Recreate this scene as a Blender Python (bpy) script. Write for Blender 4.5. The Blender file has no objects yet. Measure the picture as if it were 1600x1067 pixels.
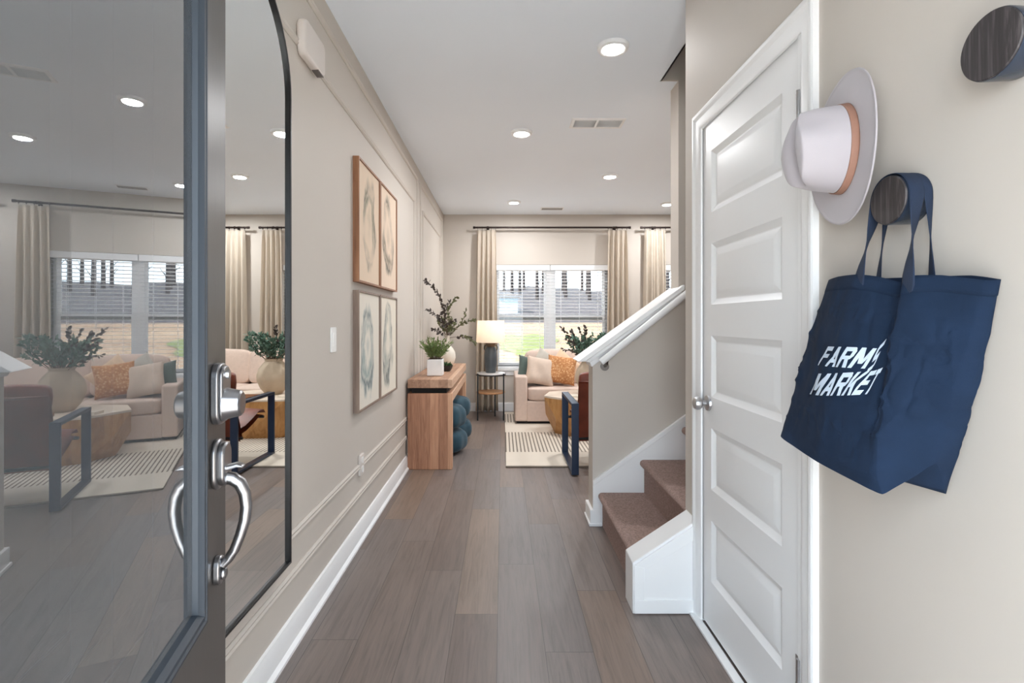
import bpy, math, random
from mathutils import Vector, Matrix, noise as mnoise
PI = math.pi
scene = bpy.context.scene
COL = scene.collection

# ------------------------------------------------------------------ camera
H = 1.25                                   # lens height above the floor
cam_d = bpy.data.cameras.new('camera'); cam = bpy.data.objects.new('camera', cam_d); COL.objects.link(cam)
cam.location = (0, 0, H); cam.rotation_euler = (PI / 2, 0, 0)
cam_d.sensor_width = 36; cam_d.lens = 18.0
cam_d.shift_x = 15 / 1600; cam_d.shift_y = -32 / 1600
cam_d.clip_start = 0.02; cam_d.clip_end = 300
scene.camera = cam

# ------------------------------------------------------------------ world, sun, exposure
W = bpy.data.worlds.new('sky'); scene.world = W; W.use_nodes = True
wn = W.node_tree.nodes; wl = W.node_tree.links
bg = wn['Background']
sky = wn.new('ShaderNodeTexSky'); sky.sky_type = 'HOSEK_WILKIE'; sky.turbidity = 4.0; sky.ground_albedo = 0.4
sky.sun_direction = Vector((-0.7, -0.35, 0.75)).normalized()
mixw = wn.new('ShaderNodeMix'); mixw.data_type = 'RGBA'; mixw.inputs[0].default_value = 0.6
wl.new(sky.outputs[0], mixw.inputs[6]); mixw.inputs[7].default_value = (0.78, 0.90, 1.0, 1)
wl.new(mixw.outputs[2], bg.inputs[0]); bg.inputs[1].default_value = 7.5
sun_d = bpy.data.lights.new('sun', 'SUN'); sun_d.energy = 14.0; sun_d.angle = math.radians(2); sun_d.color = (1, .95, .88)
sun = bpy.data.objects.new('sun', sun_d); COL.objects.link(sun)
sun.rotation_euler = Vector((0.7, 0.35, -0.75)).to_track_quat('-Z', 'Y').to_euler()
DOWNLIGHT_W = 12.0; HALL_W = 2.2
LAMP_W = 1.1
vs = scene.view_settings
vs.view_transform = 'Standard'; vs.look = 'None'; vs.exposure = 0.70; vs.gamma = 1; vs.use_curve_mapping = False
cy = scene.cycles
cy.max_bounces = 12; cy.diffuse_bounces = 8; cy.glossy_bounces = 6; cy.transmission_bounces = 8; cy.transparent_max_bounces = 24
cy.caustics_reflective = False; cy.caustics_refractive = False; cy.sample_clamp_indirect = 6.0
cy.use_denoising = True

def portal(name, loc, sx, sy, rot):
    d = bpy.data.lights.new(name, 'AREA'); d.shape = 'RECTANGLE'; d.size = sx; d.size_y = sy; d.cycles.is_portal = True
    o = bpy.data.objects.new(name, d); COL.objects.link(o); o.location = loc; o.rotation_euler = rot

# ------------------------------------------------------------------ helpers
def P(px, py, Y):                          # the point at depth Y seen at photo pixel (px, py)
    return Vector(((px - 785) * Y / 800, Y, H - (py - 501.5) * Y / 800))

def s2l(c):
    return tuple((x / 255 / 12.92) if x / 255 <= .04045 else ((x / 255 + .055) / 1.055) ** 2.4 for x in c)

def new_mat(name):
    m = bpy.data.materials.new(name); m.use_nodes = True
    return m, m.node_tree.nodes, m.node_tree.links, m.node_tree.nodes['Principled BSDF']

def tex_coord(n, l, scale=(1, 1, 1), rot=(0, 0, 0), kind='Object'):
    tc = n.new('ShaderNodeTexCoord'); mp = n.new('ShaderNodeMapping')
    mp.inputs['Scale'].default_value = scale; mp.inputs['Rotation'].default_value = rot
    l.new(tc.outputs[kind], mp.inputs[0]); return mp.outputs[0]

def ramp(n, l, fac, stops):
    r = n.new('ShaderNodeValToRGB'); e = r.color_ramp.elements
    while len(e) < len(stops): e.new(0.5)
    for k, (p, c) in enumerate(stops):
        e[k].position = p; e[k].color = (*c, 1)
    l.new(fac, r.inputs[0]); return r.outputs[0]

def noise_tex(n, l, vec, scale, detail=3, rough=.5, dist=0):
    t = n.new('ShaderNodeTexNoise'); t.inputs['Scale'].default_value = scale; t.inputs['Detail'].default_value = detail
    t.inputs['Roughness'].default_value = rough; t.inputs['Distortion'].default_value = dist
    l.new(vec, t.inputs['Vector']); return t.outputs['Fac']

def math_n(n, l, op, a, b=None, c=None):
    m = n.new('ShaderNodeMath'); m.operation = op
    for k, v in enumerate((a, b, c)):
        if v is None: continue
        if isinstance(v, (int, float)): m.inputs[k].default_value = v
        else: l.new(v, m.inputs[k])
    return m.outputs[0]

def bump(n, l, bsdf, h, strength, dist=.002):
    b = n.new('ShaderNodeBump'); b.inputs['Strength'].default_value = strength; b.inputs['Distance'].default_value = dist
    l.new(h, b.inputs['Height']); l.new(b.outputs[0], bsdf.inputs['Normal'])

def M(name, rgb, rough=.6, metal=0, var=.06, scale=6, stretch=(1, 1, 1), bmp=0, bscale=None, sheen=0, spec=.5, coat=0):
    m, n, l, b = new_mat(name)
    c = s2l(rgb); v = tex_coord(n, l, stretch)
    f = noise_tex(n, l, v, scale, 4)
    col = ramp(n, l, f, [(.25, tuple(x * (1 - var) for x in c)), (.75, tuple(min(1, x * (1 + var)) for x in c))])
    l.new(col, b.inputs['Base Color']); b.inputs['Roughness'].default_value = rough; b.inputs['Metallic'].default_value = metal
    b.inputs['Specular IOR Level'].default_value = spec
    if sheen: b.inputs['Sheen Weight'].default_value = sheen
    if coat: b.inputs['Coat Weight'].default_value = coat
    if bmp: bump(n, l, b, noise_tex(n, l, v, bscale or scale * 8, 3), bmp)
    return m

class MB:
    def __init__(s): s.v = []; s.f = []; s.sm = []
    def add(s, vs_, fs, smooth=False):
        o = len(s.v); s.v += [Vector(p) for p in vs_]
        for f in fs: s.f.append([o + i for i in f]); s.sm.append(smooth)
        return s
    def box(s, x0, x1, y0, y1, z0, z1):
        if x0 > x1: x0, x1 = x1, x0
        if y0 > y1: y0, y1 = y1, y0
        if z0 > z1: z0, z1 = z1, z0
        return s.add([(x0, y0, z0), (x1, y0, z0), (x1, y1, z0), (x0, y1, z0), (x0, y0, z1), (x1, y0, z1), (x1, y1, z1), (x0, y1, z1)],
                     [(0, 3, 2, 1), (4, 5, 6, 7), (0, 1, 5, 4), (1, 2, 6, 5), (2, 3, 7, 6), (3, 0, 4, 7)])
    def prism(s, poly, axis, a, b, smooth=False):      # polygon in the two other axes, extruded along axis
        def pt(p, t):
            return {'x': (t, p[0], p[1]), 'y': (p[0], t, p[1]), 'z': (p[0], p[1], t)}[axis]
        n = len(poly); vs_ = [pt(p, a) for p in poly] + [pt(p, b) for p in poly]
        fs = [tuple(range(n)), tuple(range(2 * n - 1, n - 1, -1))]
        s.add(vs_, fs)
        o = len(s.v) - 2 * n
        for i in range(n):
            s.f.append([o + i, o + (i + 1) % n, o + n + (i + 1) % n, o + n + i]); s.sm.append(smooth)
        return s
    def lathe(s, prof, c=(0, 0, 0), axis='z', seg=32, sx=1, sy=1):
        c = Vector(c); vs_ = []; fs = []; m = len(prof)
        for i in range(seg):
            a = 2 * PI * i / seg
            for r, h in prof:
                p = (r * math.cos(a) * sx, r * math.sin(a) * sy, h)
                if axis == 'x': p = (p[2], p[0], p[1])
                elif axis == 'y': p = (p[0], p[2], p[1])
                vs_.append(c + Vector(p))
        for i in range(seg):
            j = (i + 1) % seg
            for k in range(m - 1):
                fs.append((i * m + k, j * m + k, j * m + k + 1, i * m + k + 1))
        s.add(vs_, fs, True)
        for k in (0, m - 1):                            # caps
            if prof[k][0] > 1e-5:
                o = len(s.v) - len(vs_)
                s.f.append([o + i * m + k for i in range(seg)]); s.sm.append(False)
        return s
    def tube(s, pts, r, seg=8, caps=True):
        pts = [Vector(p) for p in pts]; n = len(pts)
        rs = r if isinstance(r, (list, tuple)) else [r] * n
        vs_ = []; fs = []; up = None
        for i, p in enumerate(pts):
            t = (pts[min(i + 1, n - 1)] - pts[max(i - 1, 0)])
            if t.length < 1e-9: t = Vector((0, 0, 1))
            t.normalize()
            if up is None:
                up = Vector((0, 0, 1)) if abs(t.z) < .9 else Vector((1, 0, 0))
            a = t.cross(up)
            if a.length < 1e-6: a = t.cross(Vector((0, 1, 0)))
            a.normalize(); b = a.cross(t); up = b
            for k in range(seg):
                q = 2 * PI * k / seg
                vs_.append(p + (a * math.cos(q) + b * math.sin(q)) * rs[i])
        for i in range(n - 1):
            for k in range(seg):
                k2 = (k + 1) % seg
                fs.append((i * seg + k, i * seg + k2, (i + 1) * seg + k2, (i + 1) * seg + k))
        s.add(vs_, fs, True)
        if caps:
            o = len(s.v) - len(vs_)
            s.f.append([o + k for k in range(seg)]); s.sm.append(False)
            s.f.append([o + (n - 1) * seg + k for k in range(seg)]); s.sm.append(False)
        return s
    def grid(s, fn, nu, nv, closed_u=False, smooth=True):
        vs_ = [fn(i / nu, j / nv) for i in range(nu + (0 if closed_u else 1)) for j in range(nv + 1)]
        fs = []; m = nv + 1; nn = nu
        for i in range(nn):
            i2 = (i + 1) % nu if closed_u else i + 1
            for j in range(nv):
                fs.append((i * m + j, i2 * m + j, i2 * m + j + 1, i * m + j + 1))
        return s.add(vs_, fs, smooth)
    def ring_frame(s, rect, prof, plane, base, sign=1):
        """mitred moulding: rect=(a0,a1,b0,b1); prof=[(inset, height)...]; plane 'yz' (height along x), 'xz' (height along y), 'xy'"""
        a0, a1, b0, b1 = rect; vs_ = []; m = len(prof)
        for (ca, cb, da, db) in ((a0, b0, 1, 1), (a1, b0, -1, 1), (a1, b1, -1, -1), (a0, b1, 1, -1)):
            for ins, h in prof:
                a = ca + da * ins; b = cb + db * ins; t = base + sign * h
                vs_.append({'yz': (t, a, b), 'xz': (a, t, b), 'xy': (a, b, t)}[plane])
        fs = []
        for i in range(4):
            j = (i + 1) % 4
            for k in range(m - 1):
                fs.append((i * m + k, j * m + k, j * m + k + 1, i * m + k + 1))
        return s.add(vs_, fs)
    def leaf(s, p, d, nrm, L, Wd, bend=.15):
        d = d.normalized(); side = d.cross(nrm)
        if side.length < 1e-5: side = d.cross(Vector((1, .3, .2)))
        side.normalize(); up = side.cross(d)
        q = [p, p + d * L * .35 + side * Wd * .5 + up * L * bend * .4, p + d * L * .35 - side * Wd * .5 + up * L * bend * .4,
             p + d * L * .7 + side * Wd * .38 + up * L * bend * .3, p + d * L * .7 - side * Wd * .38 + up * L * bend * .3, p + d * L - up * L * bend * .3,
             p + d * L * .4 + up * L * bend * .1, p + d * L * .72]
        return s.add(q, [(0, 1, 6), (0, 6, 2), (1, 3, 7, 6), (6, 7, 4, 2), (3, 5, 7), (7, 5, 4)], True)
    def build(s, name, mat, parent=None, local=False, bevel=0, bseg=2, angle=35, sub=0, solid=0, offset=-1):
        me = bpy.data.meshes.new(name)
        off = Vector((0, 0, 0))
        if parent is not None and not local:
            q = parent
            while q is not None: off += Vector(q.location); q = q.parent
        me.from_pydata([tuple(p - off) for p in s.v], [], s.f)
        me.materials.append(mat)
        for k, p in enumerate(me.polygons): p.use_smooth = s.sm[k] or bevel > 0
        import bmesh
        bm = bmesh.new(); bm.from_mesh(me); bmesh.ops.remove_doubles(bm, verts=bm.verts, dist=1e-6)
        bmesh.ops.recalc_face_normals(bm, faces=bm.faces); bm.to_mesh(me); bm.free()
        me.set_sharp_from_angle(angle=math.radians(angle))
        o = bpy.data.objects.new(name, me); COL.objects.link(o); o.parent = parent
        if solid:
            d = o.modifiers.new('solid', 'SOLIDIFY'); d.thickness = solid; d.offset = offset
        if bevel:
            d = o.modifiers.new('bevel', 'BEVEL'); d.width = bevel; d.segments = bseg; d.limit_method = 'ANGLE'; d.angle_limit = math.radians(30)
            d.harden_normals = False
        if sub:
            d = o.modifiers.new('sub', 'SUBSURF'); d.levels = sub; d.render_levels = sub
        return o

def tag(o, label=None, cat=None, group=None, kind=None):
    if label: o['label'] = label
    if cat: o['category'] = cat
    if group: o['group'] = group
    if kind: o['kind'] = kind
    return o

def thing(name, loc, label, cat, group=None, rz=0, kind=None):
    o = bpy.data.objects.new(name, None); o.empty_display_size = .05; COL.objects.link(o)
    o.location = loc; o.rotation_euler = (0, 0, rz)
    return tag(o, label, cat, group, kind)

def struct(mb, name, mat, label=None, cat=None, **k):
    o = mb.build(name, mat, None, **k); tag(o, label, cat, None, 'structure'); return o

# ------------------------------------------------------------------ materials
def wall_mat(name, rgb):
    m, n, l, b = new_mat(name); v = tex_coord(n, l)
    c = s2l(rgb)
    l.new(ramp(n, l, noise_tex(n, l, v, 1.2, 2), [(.3, tuple(x * .985 for x in c)), (.7, tuple(x * 1.01 for x in c))]), b.inputs['Base Color'])
    b.inputs['Roughness'].default_value = .62; b.inputs['Specular IOR Level'].default_value = .3
    bump(n, l, b, noise_tex(n, l, v, 260, 2), .06, .001); return m

WALL = wall_mat('greige_wall_paint', (201, 193, 184))
CEIL = wall_mat('white_ceiling_paint', (240, 247, 255))
WHITE = M('white_trim_paint', (240, 240, 240), .35, var=.01, scale=2)
DOORW = M('white_door_paint', (236, 236, 236), .38, var=.01, scale=2)
NICKEL = M('brushed_nickel', (190, 190, 192), .28, 1, var=.05, scale=40, stretch=(1, 1, .1))
CHROME = M('satin_chrome', (158, 158, 161), .3, 1, var=.03, scale=30)
BLACK = M('black_metal', (26, 25, 26), .42, .3, var=.1, scale=20)
NAVYMETAL = M('blue_black_metal', (40, 54, 78), .35, .4, var=.08, scale=15)
RODM = M('dark_bronze_rod', (45, 32, 28), .4, .5, var=.1, scale=20)
SOFA = M('oatmeal_upholstery', (214, 192, 178), .9, var=.05, scale=30, bmp=.25, bscale=420, sheen=.2)
LINEN = M('linen_curtain', (208, 192, 170), .95, var=.05, scale=40, stretch=(1, 1, .05), bmp=.15, bscale=500)
LEATHER = M('cognac_leather', (112, 52, 34), .42, var=.3, scale=7, bmp=.25, bscale=60)
SHADE_RGB = (250, 232, 208)
TEAL = M('teal_velvet', (34, 66, 80), .85, var=.3, scale=14, bmp=.3, bscale=60, sheen=.15)
DARKDOOR = M('dark_exterior_paint', (66, 63, 62), .33, var=.06, scale=9, stretch=(8, 8, .4), bmp=.06, bscale=60)
SKYMOLD = M('sky_tinted_moulding', (44, 52, 61), .5, var=.04, scale=9)  # blue of the reflected sky is put into the moulding colour
CARPET = M('brown_carpet', (158, 134, 126), 1.0, var=.38, scale=120, bmp=.9, bscale=240)
CERAMIC = M('charcoal_ceramic', (78, 84, 88), .28, var=.14, scale=8)
CREAMC = M('cream_ceramic', (232, 224, 210), .5, var=.04, scale=10)
SANDV = M('sand_plaster_vase', (196, 178, 156), .85, var=.06, scale=12, bmp=.2, bscale=90)
PLASTIC = M('white_plastic', (240, 240, 238), .4, var=.01)
CHIMEP = M('painted_chime_plastic', (216, 207, 200), .5, var=.01)
FELT = M('pale_felt', (180, 173, 177), .95, var=.02, scale=20, bmp=.1, bscale=600, sheen=.3)
BAND = M('tan_ribbon', (152, 112, 94), .7, var=.05, scale=50)
NAVY = M('navy_canvas', (27, 42, 64), .95, var=.16, scale=14, bmp=.35, bscale=700, spec=.2)
NAVYD = M('navy_webbing', (29, 43, 66), .9, var=.12, scale=40, bmp=.3, bscale=500)
INK = M('pale_print_ink', (206, 220, 236), .8, var=.02)
KNOBSIDE = M('sky_tinted_lacquer', (44, 54, 70), .25, var=.05, coat=.3)  # bluish base colour carries the sky reflection on the knob sides
GREEN = M('herb_green_leaf', (112, 132, 74), .6, var=.35, scale=18)
EUCA = M('eucalyptus_leaf', (92, 120, 104), .6, var=.3, scale=18)
DARKLEAF = M('plum_brown_leaf', (72, 64, 60), .6, var=.35, scale=18)
OLIVE = M('olive_leaf', (110, 112, 78), .6, var=.3, scale=18)
TWIG = M('brown_twig', (96, 78, 62), .8, var=.15)
SOIL = M('dark_soil', (48, 38, 32), 1, var=.3, scale=60)
BRASS = M('antique_brass', (150, 118, 78), .35, .9, var=.08, scale=20)
MARBLE = M('white_marble', (236, 233, 230), .25, var=.05, scale=8)
LTWOOD = M('oak_shelf', (190, 140, 98), .5, var=.15, scale=12, stretch=(1, 12, 12))
PLGREEN = M('forest_green_velvet', (72, 88, 82), .85, var=.15, scale=20, sheen=.5)
PLBEIGE = M('beige_linen_pillow', (206, 186, 170), .95, var=.05, scale=30, bmp=.2, bscale=400)
PLPEACH = M('peach_pillow', (222, 192, 162), .95, var=.05, scale=30)
GAPSHADE = M('gap_shade_black', (20, 18, 17), .9, var=.1)  # near-black stands in for shade under the tabletop and the sofa

def wood(name, cols, axis_scale, rough=.5, stave=0, stave_axis=0, bm=.1):
    m, n, l, b = new_mat(name); v = tex_coord(n, l, axis_scale)
    f = noise_tex(n, l, v, 3.0, 6, .62, .6)
    if stave:
        v2 = tex_coord(n, l); sp = n.new('ShaderNodeSeparateXYZ'); l.new(v2, sp.inputs[0])
        q = math_n(n, l, 'FLOOR', math_n(n, l, 'DIVIDE', sp.outputs[stave_axis], stave))
        wnz = n.new('ShaderNodeTexWhiteNoise'); wnz.noise_dimensions = '1D'; l.new(q, wnz.inputs['W'])
        f = math_n(n, l, 'ADD', math_n(n, l, 'MULTIPLY', f, .62), math_n(n, l, 'MULTIPLY', wnz.outputs['Value'], .38))
        fr = math_n(n, l, 'FRACT', math_n(n, l, 'DIVIDE', sp.outputs[stave_axis], stave))
        gap = math_n(n, l, 'GREATER_THAN', math_n(n, l, 'ABSOLUTE', math_n(n, l, 'SUBTRACT', fr, .5)), .485)
        f = math_n(n, l, 'SUBTRACT', f, math_n(n, l, 'MULTIPLY', gap, .22))
    col = ramp(n, l, f, [(.22, s2l(cols[0])), (.5, s2l(cols[1])), (.78, s2l(cols[2]))])
    l.new(col, b.inputs['Base Color']); b.inputs['Roughness'].default_value = rough
    bump(n, l, b, f, bm, .003); return m

CONSOLE_V = wood('reclaimed_pine_upright', [(146, 98, 72), (198, 146, 114), (222, 178, 144)], (14, 14, 1.2), stave=.0745, stave_axis=0)
CONSOLE_H = wood('reclaimed_pine_top', [(146, 106, 82), (192, 152, 124), (214, 178, 150)], (14, 1.2, 14), stave=.0745, stave_axis=0)
FRAME_WARM = wood('walnut_frame', [(110, 72, 50), (150, 104, 74), (172, 126, 94)], (10, 10, 1), bm=.04)
FRAME_GREY = wood('weathered_frame', [(104, 86, 76), (138, 118, 106), (160, 140, 126)], (10, 10, 1), bm=.04)
BLOCKWOOD = wood('honey_wood_block', [(140, 92, 48), (190, 140, 86), (212, 168, 116)], (5, 5, 1.2))
TABLETOP = wood('pale_wood_top', [(206, 188, 168), (222, 208, 192), (232, 220, 206)], (2, 8, 2), bm=.03)
TRAYW = wood('tray_wood', [(120, 84, 60), (160, 118, 88), (190, 150, 118)], (2, 10, 10))
KNOBFACE = wood('ebony_grain', [(30, 26, 28), (50, 45, 46), (112, 106, 106)], (3, 40, 2.2), .5, bm=.1)

def floor_mat():
    m, n, l, b = new_mat('grey_brown_plank_floor')
    tc = n.new('ShaderNodeTexCoord'); sp = n.new('ShaderNodeSeparateXYZ'); l.new(tc.outputs['Object'], sp.inputs[0])
    PW, PL = .182, 1.22
    xr = math_n(n, l, 'DIVIDE', math_n(n, l, 'ADD', sp.outputs[0], 10.03), PW)
    row = math_n(n, l, 'FLOOR', xr)
    w1 = n.new('ShaderNodeTexWhiteNoise'); w1.noise_dimensions = '1D'; l.new(row, w1.inputs['W'])
    yr = math_n(n, l, 'ADD', math_n(n, l, 'DIVIDE', sp.outputs[1], PL), math_n(n, l, 'MULTIPLY', w1.outputs['Value'], 7.0))
    idx = math_n(n, l, 'FLOOR', yr)
    cb = n.new('ShaderNodeCombineXYZ'); l.new(row, cb.inputs[0]); l.new(idx, cb.inputs[1])
    w2 = n.new('ShaderNodeTexWhiteNoise'); w2.noise_dimensions = '2D'; l.new(cb.outputs[0], w2.inputs['Vector'])
    # grain, shifted per plank
    mp = n.new('ShaderNodeMapping'); mp.inputs['Scale'].default_value = (26, 1.6, 1); l.new(tc.outputs['Object'], mp.inputs[0])
    va = n.new('ShaderNodeVectorMath'); va.operation = 'ADD'; l.new(mp.outputs[0], va.inputs[0])
    sc = n.new('ShaderNodeVectorMath'); sc.operation = 'SCALE'; l.new(w2.outputs['Color'], sc.inputs[0]); sc.inputs['Scale'].default_value = 40; l.new(sc.outputs[0], va.inputs[1])
    g = noise_tex(n, l, va.outputs[0], 1.5, 7, .66, .9)
    mp2 = n.new('ShaderNodeMapping'); mp2.inputs['Scale'].default_value = (120, 3, 1); l.new(tc.outputs['Object'], mp2.inputs[0])
    g2 = noise_tex(n, l, mp2.outputs[0], 2, 3, .7)
    gg = math_n(n, l, 'ADD', math_n(n, l, 'MULTIPLY', g, .75), math_n(n, l, 'MULTIPLY', g2, .25))
    colA = ramp(n, l, w2.outputs['Value'], [(0, s2l((112, 98, 91))), (.35, s2l((126, 114, 108))), (.7, s2l((118, 109, 106))), (.9, s2l((132, 112, 98))), (1, s2l((136, 124, 117)))])
    gr = ramp(n, l, gg, [(.28, (.62, .6, .58)), (.5, (1, 1, 1)), (.75, (1.3, 1.27, 1.24))])
    mx = n.new('ShaderNodeMix'); mx.data_type = 'RGBA'; mx.blend_type = 'MULTIPLY'; mx.inputs[0].default_value = 1
    l.new(colA, mx.inputs[6]); l.new(gr, mx.inputs[7])
    fx = math_n(n, l, 'ABSOLUTE', math_n(n, l, 'SUBTRACT', math_n(n, l, 'FRACT', xr), .5))
    fy = math_n(n, l, 'ABSOLUTE', math_n(n, l, 'SUBTRACT', math_n(n, l, 'FRACT', yr), .5))
    seam = math_n(n, l, 'MAXIMUM', math_n(n, l, 'GREATER_THAN', fx, .5 - .0013 / PW), math_n(n, l, 'GREATER_THAN', fy, .5 - .0013 / PL))
    mz = n.new('ShaderNodeMix'); mz.data_type = 'RGBA'; l.new(math_n(n, l, 'MULTIPLY', seam, .6), mz.inputs[0])
    l.new(mx.outputs[2], mz.inputs[6]); mz.inputs[7].default_value = (.03, .025, .022, 1)
    l.new(mz.outputs[2], b.inputs['Base Color'])
    b.inputs['Roughness'].default_value = .36; b.inputs['Specular IOR Level'].default_value = .5
    l.new(math_n(n, l, 'ADD', math_n(n, l, 'MULTIPLY', gg, .2), .3), b.inputs['Roughness'])
    bump(n, l, b, math_n(n, l, 'SUBTRACT', gg, seam), .08, .002)
    return m
FLOOR = floor_mat()

def glass_mat(name, tint, refl, boost=1.0, painted_haze=0):
    m, n, l, b = new_mat(name); n.remove(b); out = n['Material Output']
    tr = n.new('ShaderNodeBsdfTransparent'); tr.inputs[0].default_value = (*tint, 1)
    gl = n.new('ShaderNodeBsdfGlossy'); gl.inputs['Roughness'].default_value = 0.0; gl.inputs[0].default_value = (.96, .98, 1, 1)
    fr = n.new('ShaderNodeFresnel'); fr.inputs[0].default_value = 1.5
    f = math_n(n, l, 'MINIMUM', math_n(n, l, 'ADD', math_n(n, l, 'MULTIPLY', fr.outputs[0], boost), refl), 1.0)
    mx = n.new('ShaderNodeMixShader'); l.new(f, mx.inputs[0]); l.new(tr.outputs[0], mx.inputs[1]); l.new(gl.outputs[0], mx.inputs[2])
    if painted_haze:
        df = n.new('ShaderNodeBsdfDiffuse'); df.inputs[0].default_value = (.56, .60, .64, 1); m2 = n.new('ShaderNodeMixShader'); m2.inputs[0].default_value = painted_haze  # painted haze: grey diffuse veil in place of the wall glimpsed through the pane
        l.new(mx.outputs[0], m2.inputs[1]); l.new(df.outputs[0], m2.inputs[2]); mx = m2
    l.new(mx.outputs[0], out.inputs[0]); return m
DOORGLASS = glass_mat('coated_door_glass', (.86, .88, .89), .24, 1.2, .065)
PANE = glass_mat('dimming_window_glass', (.74, .75, .745), .0, .6)  # grey tint dims the outdoor view against the room

def mirror_mat():
    m, n, l, b = new_mat('silvered_mirror')
    b.inputs['Base Color'].default_value = (.88, .9, .89, 1); b.inputs['Metallic'].default_value = 1; b.inputs['Roughness'].default_value = 0.0
    return m
MIRROR = mirror_mat()

def emit_mat(name, rgb, strength):
    m, n, l, b = new_mat(name)
    b.inputs['Base Color'].default_value = (.9, .9, .9, 1)
    b.inputs['Emission Color'].default_value = (*rgb, 1); b.inputs['Emission Strength'].default_value = strength
    return m
DIFFUSER = emit_mat('led_diffuser', (1, .97, .92), 9)

def shade_mat():
    m, n, l, b = new_mat('linen_lamp_shade'); n.remove(b)
    d = n.new('ShaderNodeBsdfDiffuse'); t = n.new('ShaderNodeBsdfTranslucent')
    v = tex_coord(n, l); c = ramp(n, l, noise_tex(n, l, v, 120, 2), [(.3, s2l((246, 240, 230))), (.7, s2l((252, 247, 240)))])
    l.new(c, d.inputs[0]); l.new(c, t.inputs[0])
    mx = n.new('ShaderNodeMixShader'); mx.inputs[0].default_value = .5
    l.new(d.outputs[0], mx.inputs[1]); l.new(t.outputs[0], mx.inputs[2]); l.new(mx.outputs[0], n['Material Output'].inputs[0]); return m
SHADE = shade_mat()

def curtain_mat():
    m, n, l, b = new_mat('sheer_lined_linen'); n.remove(b)
    d = n.new('ShaderNodeBsdfDiffuse'); t = n.new('ShaderNodeBsdfTranslucent')
    v = tex_coord(n, l, (60, 60, 2)); c = ramp(n, l, noise_tex(n, l, v, 3, 3), [(.3, s2l((214, 203, 188))), (.7, s2l((228, 218, 204)))])
    l.new(c, d.inputs[0]); l.new(c, t.inputs[0])
    mx = n.new('ShaderNodeMixShader'); mx.inputs[0].default_value = .35
    l.new(d.outputs[0], mx.inputs[1]); l.new(t.outputs[0], mx.inputs[2]); l.new(mx.outputs[0], n['Material Output'].inputs[0]); return m
CURTAIN = curtain_mat()

def slat_mat():
    return M('white_blind_slat', (238, 240, 242), .5, var=.01)
SLAT = slat_mat()

def art_mat(name, bgc, c1, c2, seed):
    m, n, l, b = new_mat(name)
    tc = n.new('ShaderNodeTexCoord'); mp = n.new('ShaderNodeMapping'); l.new(tc.outputs['Generated'], mp.inputs[0])
    sp = n.new('ShaderNodeSeparateXYZ'); l.new(mp.outputs[0], sp.inputs[0])
    off = n.new('ShaderNodeVectorMath'); off.operation = 'ADD'; l.new(tc.outputs['Generated'], off.inputs[0]); off.inputs[1].default_value = (seed * 3.1, seed * 1.7, seed)
    nz = noise_tex(n, l, off.outputs[0], 2.2, 3, .5)
    y = math_n(n, l, 'MULTIPLY', math_n(n, l, 'SUBTRACT', sp.outputs[1], .48 + .05 * math.sin(seed)), 2.5)
    z = math_n(n, l, 'MULTIPLY', math_n(n, l, 'SUBTRACT', sp.outputs[2], .52), 2.0)
    r = math_n(n, l, 'SQRT', math_n(n, l, 'ADD', math_n(n, l, 'MULTIPLY', y, y), math_n(n, l, 'MULTIPLY', z, z)))
    r = math_n(n, l, 'ADD', r, math_n(n, l, 'MULTIPLY', math_n(n, l, 'SUBTRACT', nz, .5), 1.25))
    mpb = n.new('ShaderNodeMapping'); mpb.inputs['Scale'].default_value = (1, 9, 3); l.new(off.outputs[0], mpb.inputs[0])
    st = noise_tex(n, l, mpb.outputs[0], 2.5, 5, .7)
    r = math_n(n, l, 'ADD', r, math_n(n, l, 'MULTIPLY', math_n(n, l, 'SUBTRACT', st, .5), .34))
    B, C1, C2 = s2l(bgc), s2l(c1), s2l(c2)
    L = tuple((a + c) / 2 for a, c in zip(B, C1))
    col = ramp(n, l, r, [(0, L), (.3, B), (.5, C1), (.58, L), (.66, C2), (.76, L), (.84, B), (1, B)])
    mask = ramp(n, l, noise_tex(n, l, off.outputs[0], 1.6, 2), [(.36, (0, 0, 0)), (.56, (1, 1, 1))])
    mx = n.new('ShaderNodeMix'); mx.data_type = 'RGBA'; l.new(mask, mx.inputs[0]); mx.inputs[6].default_value = (*B, 1); l.new(col, mx.inputs[7])
    l.new(mx.outputs[2], b.inputs['Base Color']); b.inputs['Roughness'].default_value = .85
    bump(n, l, b, st, .1); return m

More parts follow.
